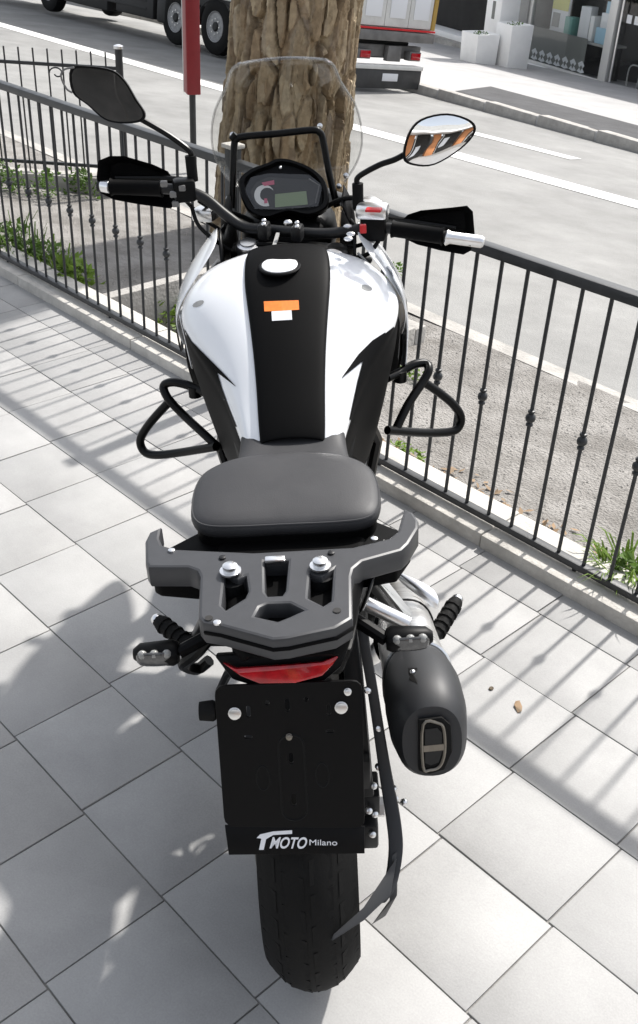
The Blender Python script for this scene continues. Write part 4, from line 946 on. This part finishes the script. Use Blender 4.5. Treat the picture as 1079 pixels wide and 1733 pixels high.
def stick_strip(name, m, parent, tree_, ea, eb, rows=12, sub=8, off=.0038):
    c0 = BMT @ (CP - BO); A = []; Bq = []
    for e, o in ((ea, A), (eb, Bq)):
        for i in range(len(e) - 1):
            for t in range(sub): o.append((e[i][0] + (e[i + 1][0] - e[i][0]) * t / sub, e[i][1] + (e[i + 1][1] - e[i][1]) * t / sub))
        o.append(e[-1])
    g_ = []
    for q in range(rows + 1):
        row = []
        for pa, pb in zip(A, Bq):
            u = pa[0] + (pb[0] - pa[0]) * q / rows; v = pa[1] + (pb[1] - pa[1]) * q / rows; d = (BMT @ ray(u, v)).normalized(); h = tree_.ray_cast(c0, d)
            row.append(h[0] - d * off if h[0] and (h[0] - c0).length < 2.6 else (g_[-1][len(row)] if g_ else bl(u, v, 'y', .6)))
        g_.append(row)
    return MB().loft(g_, closed=False).build(name, m, parent)
for s in (-1, 1):
    t_ = bvh_two(pan[s], knee[s])
    if s < 0: sets = [([(322, 576), (352, 606), (376, 630), (398, 653)], [(330, 602), (352, 618), (368, 631), (398, 654)]), ([(306, 548), (324, 578), (350, 612), (367, 630), (376, 660), (388, 692), (400, 722)], [(300, 556), (312, 596), (334, 640), (346, 654), (356, 674), (368, 702), (386, 728)])]
    else: sets = [([(652, 562), (630, 576), (606, 600), (578, 639)], [(650, 584), (630, 598), (613, 612), (578, 640)]), ([(666, 553), (642, 572), (624, 592), (614, 612), (606, 641), (597, 682), (591, 710)], [(676, 562), (668, 590), (656, 616), (646, 640), (634, 660), (620, 692), (606, 716)])]
    for ea, eb in sets: stick_strip('side_graphic', M['matblack'], pan[s], t_, ea, eb)
    em = [(335, 514, .9), (620, 487, -.5)][0 if s < 0 else 1]
    stick('grey_emblem', M['wallgrey'], pan[s], t_, [(em[0] + 11 * cos(a) * .9, em[1] + 5 * sin(a) - em[2] * 4 * cos(a)) for a in [i * pi / 5 for i in range(10)]])
# ---- side fairings
for s in (-1, 1):
    fa_ = [[(.150, .835, 1.062), (.158, .90, 1.075), (.160, .98, 1.06)],
           [(.205, .775, 1.002), (.215, .87, 1.02), (.205, .99, 1.01)],
           [(.252, .735, .945), (.262, .86, .955), (.235, 1.02, .95)],
           [(.258, .755, .885), (.272, .88, .89), (.240, 1.05, .90)],
           [(.246, .80, .82), (.262, .90, .825), (.225, 1.06, .86)]]
    fp_ = part(B().loft([[mir(p, s) for p in r] for r in fa_], closed=False), 'side_fairing', 'white', sub=2, solid=.006)
    fb = [[(.248, .79, .835), (.262, .90, .84), (.226, 1.05, .865)], [(.246, .80, .76), (.268, .90, .74), (.22, 1.04, .78)], [(.232, .84, .68), (.245, .92, .66), (.20, 1.0, .70)]]
    part(B().loft([[mir(p, s) for p in r] for r in fb], closed=False), 'lower_fairing', 'matblack', fp_, sub=2, solid=.006)
    fd = [[(.260, .80, .93), (.266, .87, .92)], [(.267, .79, .86), (.273, .86, .85)], [(.262, .82, .80), (.268, .88, .79)]]
    part(B().loft([[mir(p, s) for p in r] for r in fd], closed=False), 'fairing_decal', 'frameblack', fp_, solid=.002, sub=1)
    # inner cockpit panel
    part(B().loft([[(.150 * s, .84, 1.05), (.155 * s, .92, 1.065), (.13 * s, 1.02, 1.07)], [(.150 * s, .84, .95), (.15 * s, .92, .95), (.12 * s, 1.02, .95)]], closed=False), 'inner_panel', 'frameblack', fp_, solid=.006)
    part(B().tube([(.155 * s, .82, 1.03), (.20 * s, .80, .985), (.245 * s, .76, .93)], .0025, 6), 'fairing_seam', 'wallgrey', fp_)
    part(B().box((.19 * s, .99, 1.085), (.055, .06, .03), Matrix.Rotation(.3 * s, 3, 'Z')), 'front_indicator_mount', 'steel', fp_, bevel=.01)

for s, pth in ((-1, ((304, 536, .74), (311, 566, .75), (318, 596, .77), (326, 630, .79))), (1, ((664, 470, .72), (680, 502, .74), (688, 545, .77), (688, 590, .79), (684, 640, .80)))):
    P = catmull([bl(u, v, 'y', y) for u, v, y in pth], 4); part(B().loft([[p + Vector((0, .0, 0)) for p in P], [p + Vector((.006 * s, .045, .004)) for p in P], [p + Vector((-.01 * s, .09, .0)) for p in P]], closed=False), 'fairing_blade', 'white', solid=.006, sub=1)
# ---- crash bars
def crash(pxs, ys_): return [bl(u, v, 'y', y) for (u, v), y in zip(pxs, ys_)]
cl1 = crash([(352, 668), (329, 656), (295, 647), (277, 653), (284, 674), (312, 704), (340, 730), (372, 760)], [.76, .79, .81, .82, .80, .78, .74, .70])
cl2 = crash([(290, 676), (262, 706), (243, 731), (237, 749), (246, 766), (268, 770), (310, 765), (365, 756)], [.80, .81, .82, .82, .81, .79, .75, .68])
cr1 = crash([(655, 640), (677, 630), (700, 617), (720, 615), (725, 627), (714, 648), (690, 685), (668, 730)], [.76, .79, .81, .82, .80, .78, .74, .70])
cr2 = crash([(716, 646), (745, 666), (769, 687), (780, 708), (772, 727), (748, 732), (710, 732), (655, 728)], [.80, .81, .82, .82, .81, .79, .75, .68])
for a, b in ((cl1, cl2), (cr1, cr2)):
    o = part(B().tube(catmull(a, 6), .0105, 12), 'crash_bar', 'frameblack')
    part(B().tube(catmull(b, 6), .0105, 12), 'lower_loop', 'frameblack', o)
    part(B().rod(a[1] - Vector((0, 0, .022)), a[1] + Vector((0, 0, .004)), .016), 'bar_clamp', 'frameblack', o)

# ---- forks, triple clamp, handlebar
sdir = Vector((0, .42, -.907)).normalized()
fk_ = B()
for x in (-.105, .112):
    fk_.rod((x - .003, .885 if x > 0 else .935, 1.02), Vector((x, .905, 1.0)) + sdir * .42, .021, n=14); fk_.rod(Vector((x, .905, 1.0)) + sdir * .36, Vector((x, .905, 1.0)) + sdir * .80, .027, n=14)
frk = part(fk_, 'fork', 'frameblack')
tcl = B().prism([(-.135, .90, 1.0), (-.13, .965, 1.0), (-.05, .97, 1.0), (.06, .945, 1.0), (.135, .91, 1.0), (.14, .84, 1.0), (.06, .83, 1.0), (-.02, .85, 1.0)], (0, 0, .022)); part(tcl, 'triple_clamp', 'frameblack', bevel=.006)
for u, v in ((420, 417), (561, 437)):
    c = bl(u, v, 'z', 1.03); cp_ = part(B().lathe([(.029, -.02), (.029, .0), (.026, .006), (.018, .008), (.018, .012), (.006, .013)], c, (0, -.25, 1), 24), 'fork_cap', 'alu', frk)
ign = bl(484, 437, 'z', 1.035); part(B().lathe([(.022, -.02), (.022, .004), (.018, .008), (.004, .009)], ign, (0, -.3, 1), 20), 'ignition', 'alu')
part(B().beam(bl(470, 395, 'z', 1.06), bl(458, 435, 'z', 1.045), .008, .004), 'key_tag', 'wallgrey')
hb_ = [(-.437, 1.02, 1.150), (-.33, 1.0, 1.148), (-.245, .982, 1.143), (-.19, .968, 1.128), (-.14, .948, 1.09), (-.10, .932, 1.066), (-.045, .915, 1.062), (.03, .888, 1.06), (.09, .878, 1.058), (.14, .876, 1.062), (.20, .868, 1.070), (.30, .835, 1.062), (.405, .800, 1.050)]
hbar = part(B().tube(catmull(hb_, 5), .0125, 12), 'handlebar', 'satin')
for u, v in ((447, 390), (503, 394)):
    c = bl(u, v, 'z', 1.072); part(B().box(c, (.024, .04, .035), Matrix.Rotation(rad(-12), 3, 'Z')), 'bar_clamp', 'satin', hbar, bevel=.006)
    for d in ((0, -.014, .018), (0, .014, .018)): part(B().ell(c + Vector(d), (.006, .006, .005), 10, 6), 'clamp_bolt', 'alu', hbar)
part(B().ell(bl(487, 377, 'z', 1.09), (.010, .008, .007), 10, 6), 'steering_nut', 'alu', hbar)
def gr(a, b): return part(B().tube([Vector(a), Vector(a).lerp(Vector(b), .06), Vector(a).lerp(Vector(b), .94), b], [.020, .0172, .0172, .021], 14), 'grip', 'matblack', hbar)
gr((-.285, .99, 1.146), (-.405, 1.013, 1.150)); gr((.235, .857, 1.068), (.345, .82, 1.057))
part(B().tube([(.345, .818, 1.058), (.352, .815, 1.056), (.36, .813, 1.056), (.425, .795, 1.049), (.43, .793, 1.048)], [.012, .018, .0135, .0135, .010], 14), 'bar_end', 'alu', hbar)
part(B().tube([(-.405, 1.013, 1.150), (-.41, 1.014, 1.15), (-.428, 1.018, 1.151), (-.434, 1.02, 1.151)], [.012, .015, .013, .008], 14), 'bar_end', 'alu', hbar)
part(B().tube([(-.24, 1.03, 1.155), (-.30, 1.045, 1.158), (-.40, 1.055, 1.16)], .006, 8), 'clutch_lever', 'frameblack', hbar)
part(B().tube([(.21, .925, 1.075), (.28, .905, 1.07), (.38, .87, 1.06)], .006, 8), 'brake_lever', 'frameblack', hbar)
swl = part(B().box((-.232, .975, 1.145), (.05, .045, .05), Matrix.Rotation(.2, 3, 'Z')), 'left_switchgear', 'plastic', hbar, bevel=.008)
swr = part(B().box((.196, .872, 1.070), (.058, .05, .055), Matrix.Rotation(-.25, 3, 'Z')), 'right_switchgear', 'plastic', hbar, bevel=.008)
swl_host = hbar
hbar2 = part(B().box(bl(630, 357, 'z', 1.115), (.07, .045, .03), Matrix.Rotation(-.25, 3, 'Z')), 'brake_reservoir', 'alu', bevel=.008)
part(B().box(bl(632, 355, 'z', 1.134), (.034, .022, .006), Matrix.Rotation(-.25, 3, 'Z')), 'reservoir_label', 'red', hbar2, bevel=.002)
part(B().box(bl(614, 387, 'z', 1.10), (.014, .012, .018)), 'stop_switch', 'red', hbar2, bevel=.002)
for u, v in ((588, 383), (593, 396), (589, 404)): part(B().ell(bl(u, v, 'z', 1.085), (.010, .007, .005), 10, 6), 'switch_screw', 'alu', hbar2)
for u, v in ((277, 311), (293, 329), (308, 318), (297, 345)): part(B().box(bl(u, v, 'y', .955), (.016, .012, .014)), 'switch_button', 'truckgrey', swl_host, bevel=.003)
part(B().tube(catmull([(-.20, .97, 1.12), (-.17, 1.0, 1.09), (-.12, 1.02, 1.07), (-.05, 1.03, 1.03)], 5), .006, 8), 'clutch_cable', 'rubber')
part(B().tube(catmull([(.19, .90, 1.10), (.15, .97, 1.11), (.09, 1.01, 1.08), (.03, 1.02, 1.03)], 5), .006, 8), 'brake_hose', 'rubber')
for q in (((-.22, .97, 1.11), (-.20, .93, 1.07), (-.14, .92, 1.02), (-.08, .95, .98)), ((-.24, 1.0, 1.12), (-.20, 1.03, 1.06), (-.15, 1.03, 1.02), (-.10, 1.0, .97)), ((.20, .88, 1.04), (.16, .90, 1.02), (.12, .95, 1.0), (.06, .98, .97)), ((.21, .86, 1.05), (.18, .84, 1.02), (.13, .86, 1.0), (.09, .92, .98)), ((-.07, .88, 1.04), (-.02, .86, 1.045), (.05, .84, 1.04), (.10, .85, 1.02))):
    part(B().tube(catmull(q, 5), .0048, 8), 'cable', 'rubber')
for s in (-1, 1):
    part(B().loft([[(.115 * s, .95, 1.10), (.135 * s, 1.02, 1.12), (.13 * s, 1.10, 1.12)], [(.15 * s, .93, 1.06), (.165 * s, 1.0, 1.07), (.155 * s, 1.10, 1.07)], [(.155 * s, .92, .98), (.16 * s, 1.0, .98), (.15 * s, 1.1, .98)]], closed=False), 'cockpit_side', 'matblack', solid=.006, sub=1)
for u, v, y in ((622, 1168, -.15), (640, 1232, -.17), (641, 1298, -.19), (622, 1320, -.16), (632, 1330, -.17), (624, 1372, -.18), (634, 1378, -.18), (630, 1412, -.19), (668, 1352, -.22)):
    part(B().lathe([(.0055, -.006), (.0065, 0), (.0055, .004), (.003, .005)], bl(u, v, 'y', y), (.3, -.8, .5), 10), 'linkage_bolt', 'alu')
lk = B(); lk.beam((.085, -.06, .73), (.105, -.17, .40), .022, .03, (1, 0, 0)); lk.beam((.095, -.10, .60), (.07, .10, .50), .016, .03); lk.box((.10, -.15, .45), (.03, .05, .07)); lk.box((.115, -.14, .37), (.03, .06, .05)); part(lk, 'linkage', 'satin', bevel=.004)
# ---- hand guards
def guard(pxs, o, n, thick, bulge):
    o = Vector(o); n = Vector(n).normalized(); P = [bplane(u, v, o, n) for u, v in pxs]; c = sum(P, Vector()) / len(P)
    f_ = [P, [c + (p - c) * .96 - n * thick * .6 for p in P], [c + (p - c) * .72 - n * (thick + bulge) for p in P], [c + (p - c) * .3 - n * (thick + bulge * 1.25) for p in P]]
    b_ = [c + (p - c) * .93 - n * .004 for p in P]; b2_ = [c + (p - c) * .68 - n * (thick + bulge - .008) for p in P]
    return B().loft([b2_, b_, P] + f_[1:])
part(guard([(166, 272), (185, 264), (210, 264), (258, 278), (284, 290), (299, 312), (300, 345), (288, 353), (235, 346), (192, 338), (168, 326), (163, 300)], (-.34, 1.035, 1.15), (.12, -1, .12), .02, .025), 'hand_guard', 'matblack', ang=50)
part(guard([(672, 380), (690, 363), (712, 356), (765, 351), (790, 348), (800, 358), (803, 395), (797, 424), (784, 431), (745, 424), (706, 414), (680, 402)], (.33, .885, 1.07), (-.30, -1, .12), .02, .02), 'hand_guard', 'matblack', ang=50)
# ---- mirrors
def mirror(pxs, o, n, stalk, shrink, bulge):
    o = Vector(o); n = Vector(n).normalized(); P = catmull([bplane(u, v, o, n) for u, v in pxs], 4, True); c = sum(P, Vector()) / len(P)
    sc2 = lambda k, d: [c + (p - c) * k - n * d for p in P]
    h = part(B().loft([sc2(.965, .0), sc2(1.0, -.001), sc2(1.0, .008), sc2(.86, .030), sc2(.5, .046), sc2(.1, .050)]), 'mirror', 'plastic', ang=50)
    part(B().loft([sc2(shrink * k, -.0012 - bulge * (1 - k * k)) for k in (1, .88, .74, .6, .45, .3, .15, .03)]), 'mirror_glass', 'mirror', h, ang=60)
    part(B().tube(catmull([bl(u, v, 'y', y) for u, v, y in stalk], 5), .0065, 10), 'mirror_stalk', 'frameblack', h)
    a = bl(*stalk[0][:2], 'y', stalk[0][2]); part(B().rod(a - Vector((0, .0, .05)), a + Vector((0, 0, .006)), .0125, n=12), 'mirror_boot', 'rubber', h)
    return h
mirror([(682, 268), (690, 228), (712, 202), (757, 192), (797, 204), (804, 224), (780, 252), (735, 279), (700, 280)], (.335, .86, 1.255), (.05, -.985, .13), [(605, 315, .90), (606, 300, .90), (640, 280, .885), (668, 270, .88), (690, 258, .88)], .93, .0034)
mirror([(119, 116), (150, 112), (190, 119), (212, 138), (230, 168), (245, 192), (238, 206), (205, 209), (176, 202), (148, 178), (122, 156)], (-.385, .985, 1.357), (-.06, -.99, .11), [(322, 268, .99), (320, 255, .99), (290, 232, 1.0), (262, 215, 1.005), (230, 197, 1.01)], .93, .0006)
# thin loop at the outer end of the left mirror
part(B().tube(catmull([bl(u, v, 'y', .99) for u, v in ((125, 114), (108, 118), (103, 130), (112, 150), (122, 157))], 4), .0022, 6), 'mirror_edge_trim', 'truckgrey')

# ---- instrument cluster
do_ = bl(484, 332, 'y', 1.0); dn = Vector((0, -.80, .60)).normalized(); fd_ = frame3(do_, (1, 0, 0), Vector((0, dn.z, -dn.y))); ifd = fd_.inverted()
def dq(X, Y): q = ifd @ bplane(380 + X / 4.496, 190 + Y / 4.496, do_, dn); return (q.x, q.y)
def dpoly(pts, z): return [fd_ @ Vector((*dq(*p), z)) for p in pts]
dz = fd_.to_3x3() @ Vector((0, 0, 1))
dout = catmull([(*dq(*p), 0) for p in ((112, 540), (190, 450), (330, 395), (400, 365), (500, 372), (640, 425), (745, 510), (785, 620), (770, 730), (640, 785), (500, 760), (420, 775), (300, 805), (170, 735))], 3, True)
cen = sum(dout, Vector()) / len(dout)
dsh = part(B().loft([[fd_ @ (cen + (p - cen) * k + Vector((0, 0, z))) for p in dout] for k, z in ((.75, -.05), (1.0, -.02), (1.02, .004), (.99, .010), (.90, .010), (.86, -.004), (.2, -.005))]), 'instrument_cluster', 'plastic', ang=45)
part(B().prism(dpoly([(195, 600), (240, 530), (330, 490), (480, 500), (640, 510), (722, 555), (690, 690), (600, 725), (330, 738), (230, 700)], -.0045), dz * .002), 'dial_face', 'interior', dsh, smooth=False)
gc = dq(312, 628); ar = B(); a_o = []; a_i = []
for i in range(25):
    a = rad(-75 - i * 255 / 24.0); a = -a
    ro = .027 - .0006 * max(0, i - 14); ri = .0135 + .0006 * max(0, i - 12)
    a_o.append(fd_ @ Vector((gc[0] + cos(a + pi) * ro * -1, gc[1] + sin(a + pi) * ro, -.0018))); a_i.append(fd_ @ Vector((gc[0] + cos(a + pi) * ri * -1, gc[1] + sin(a + pi) * ri, -.0018)))
ar.loft([a_o, a_i], closed=False); part(ar, 'rev_counter', 'dial', dsh, smooth=False)
part(B().prism(dpoly([(382, 622), (620, 598), (632, 700), (382, 722)], -.0018), dz * .001), 'lcd_screen', 'lcd', dsh, smooth=False)
part(B().prism(dpoly([(300, 655), (322, 655), (326, 690), (300, 692)], -.0010), dz * .0006), 'needle', 'pink', dsh, smooth=False)
part(B().prism(dpoly([(280, 535), (375, 515), (378, 548), (300, 560)], -.0010), dz * .0004), 'redline_mark', 'pink', dsh, smooth=False)
part(B().tube(dpoly([(640, 505), (720, 555), (690, 690)], -.001), .0018, 6), 'lens_edge', 'truckgrey', dsh)
part(B().ell(fd_ @ Vector((*dq(425, 435), .010)), (.004, .004, .004), 8, 6), 'cluster_screw', 'alu', dsh)
part(B().prism(dpoly([(150, 600), (200, 500), (330, 470), (640, 480), (745, 560), (710, 720), (420, 745), (230, 740)], .0035), dz * .0012), 'cluster_lens', 'screen', dsh, smooth=False)
# cockpit shell under and ahead of the dash, headlight nose
ck = []
for y, hw, zt, zb in ((.95, .10, 1.055, .96), (1.03, .125, 1.08, .93), (1.12, .135, 1.10, .90), (1.22, .13, 1.06, .86), (1.32, .10, .98, .84), (1.42, .06, .92, .85), (1.50, .02, .885, .865)):
    ck.append([(-hw, y, (zt + zb) / 2), (-hw * .75, y, zt - .01), (0, y, zt), (hw * .75, y, zt - .01), (hw, y, (zt + zb) / 2), (hw * .7, y, zb), (0, y, zb - .01), (-hw * .7, y, zb)])
nose = part(B().loft(ck), 'nose_fairing', 'plastic', sub=1)
part(B().box((0, 1.36, .93), (.16, .05, .08), Matrix.Rotation(rad(-30), 3, 'X')), 'headlight', 'clear_lens', nose, bevel=.015)
part(B().loft([[(-.06, .98, .62), (0, .98, .63), (.06, .98, .62)], [(-.07, 1.2, .63), (0, 1.2, .655), (.07, 1.2, .63)], [(-.065, 1.42, .58), (0, 1.42, .60), (.065, 1.42, .58)]], closed=False), 'front_mudguard', 'plastic', solid=.005, sub=2)
for s in (-1, 1):
    part(B().tube([(.08 * s, 1.20, .90), (.16 * s, 1.21, .88)], .009, 8).ell((.18 * s, 1.21, .88), (.03, .018, .016), 12, 8), 'front_indicator', 'plastic', nose)
# hoop round the dash and the clear screen
hp = [bl(u, v, 'y', y) for u, v, y in ((392, 352, 1.03), (394, 300, 1.045), (396, 246, 1.06), (400, 236, 1.06), (412, 231, 1.06), (470, 226, 1.06), (528, 220, 1.06), (540, 224, 1.06), (546, 236, 1.06), (556, 290, 1.045), (570, 350, 1.03))]
hoop = part(B().tube(catmull(hp, 3), .0082, 12), 'accessory_hoop', 'frameblack')
part(B().rod(hp[3] - Vector((.012, 0, 0)), hp[3] + Vector((.0, 0, .012)), .008), 'hoop_end', 'frameblack', hoop)
SRW = [(1.10, .135, 1.205), (1.145, .165, 1.20), (1.19, .178, 1.19), (1.24, .176, 1.175), (1.29, .162, 1.16), (1.34, .132, 1.14), (1.375, .118, 1.125), (1.392, .098, 1.118)]
rows = []
for z, hw, y in SRW: rows.append([(.006 + hw * t, y - .055 * t * t, z) for t in [-1 + .125 * i for i in range(17)]])
scr = part(B().loft(rows, closed=False), 'windscreen', 'screen', solid=.003)
eg = [rows[i][0] for i in range(len(rows))] + rows[-1][1:-1] + [rows[i][-1] for i in range(len(rows) - 1, -1, -1)]
part(B().tube(catmull(eg, 3), .0028, 6), 'screen_edge', 'screenedge', scr)
for u, v in ((541, 213), (547, 247), (585, 297), (573, 315), (386, 336), (393, 228)):
    c = bl(u, v, 'y', 1.105); part(B().lathe([(.0065, 0), (.0065, .003), (.003, .005)], c, (0, -1, .2), 12), 'screen_bolt', 'alu', scr)
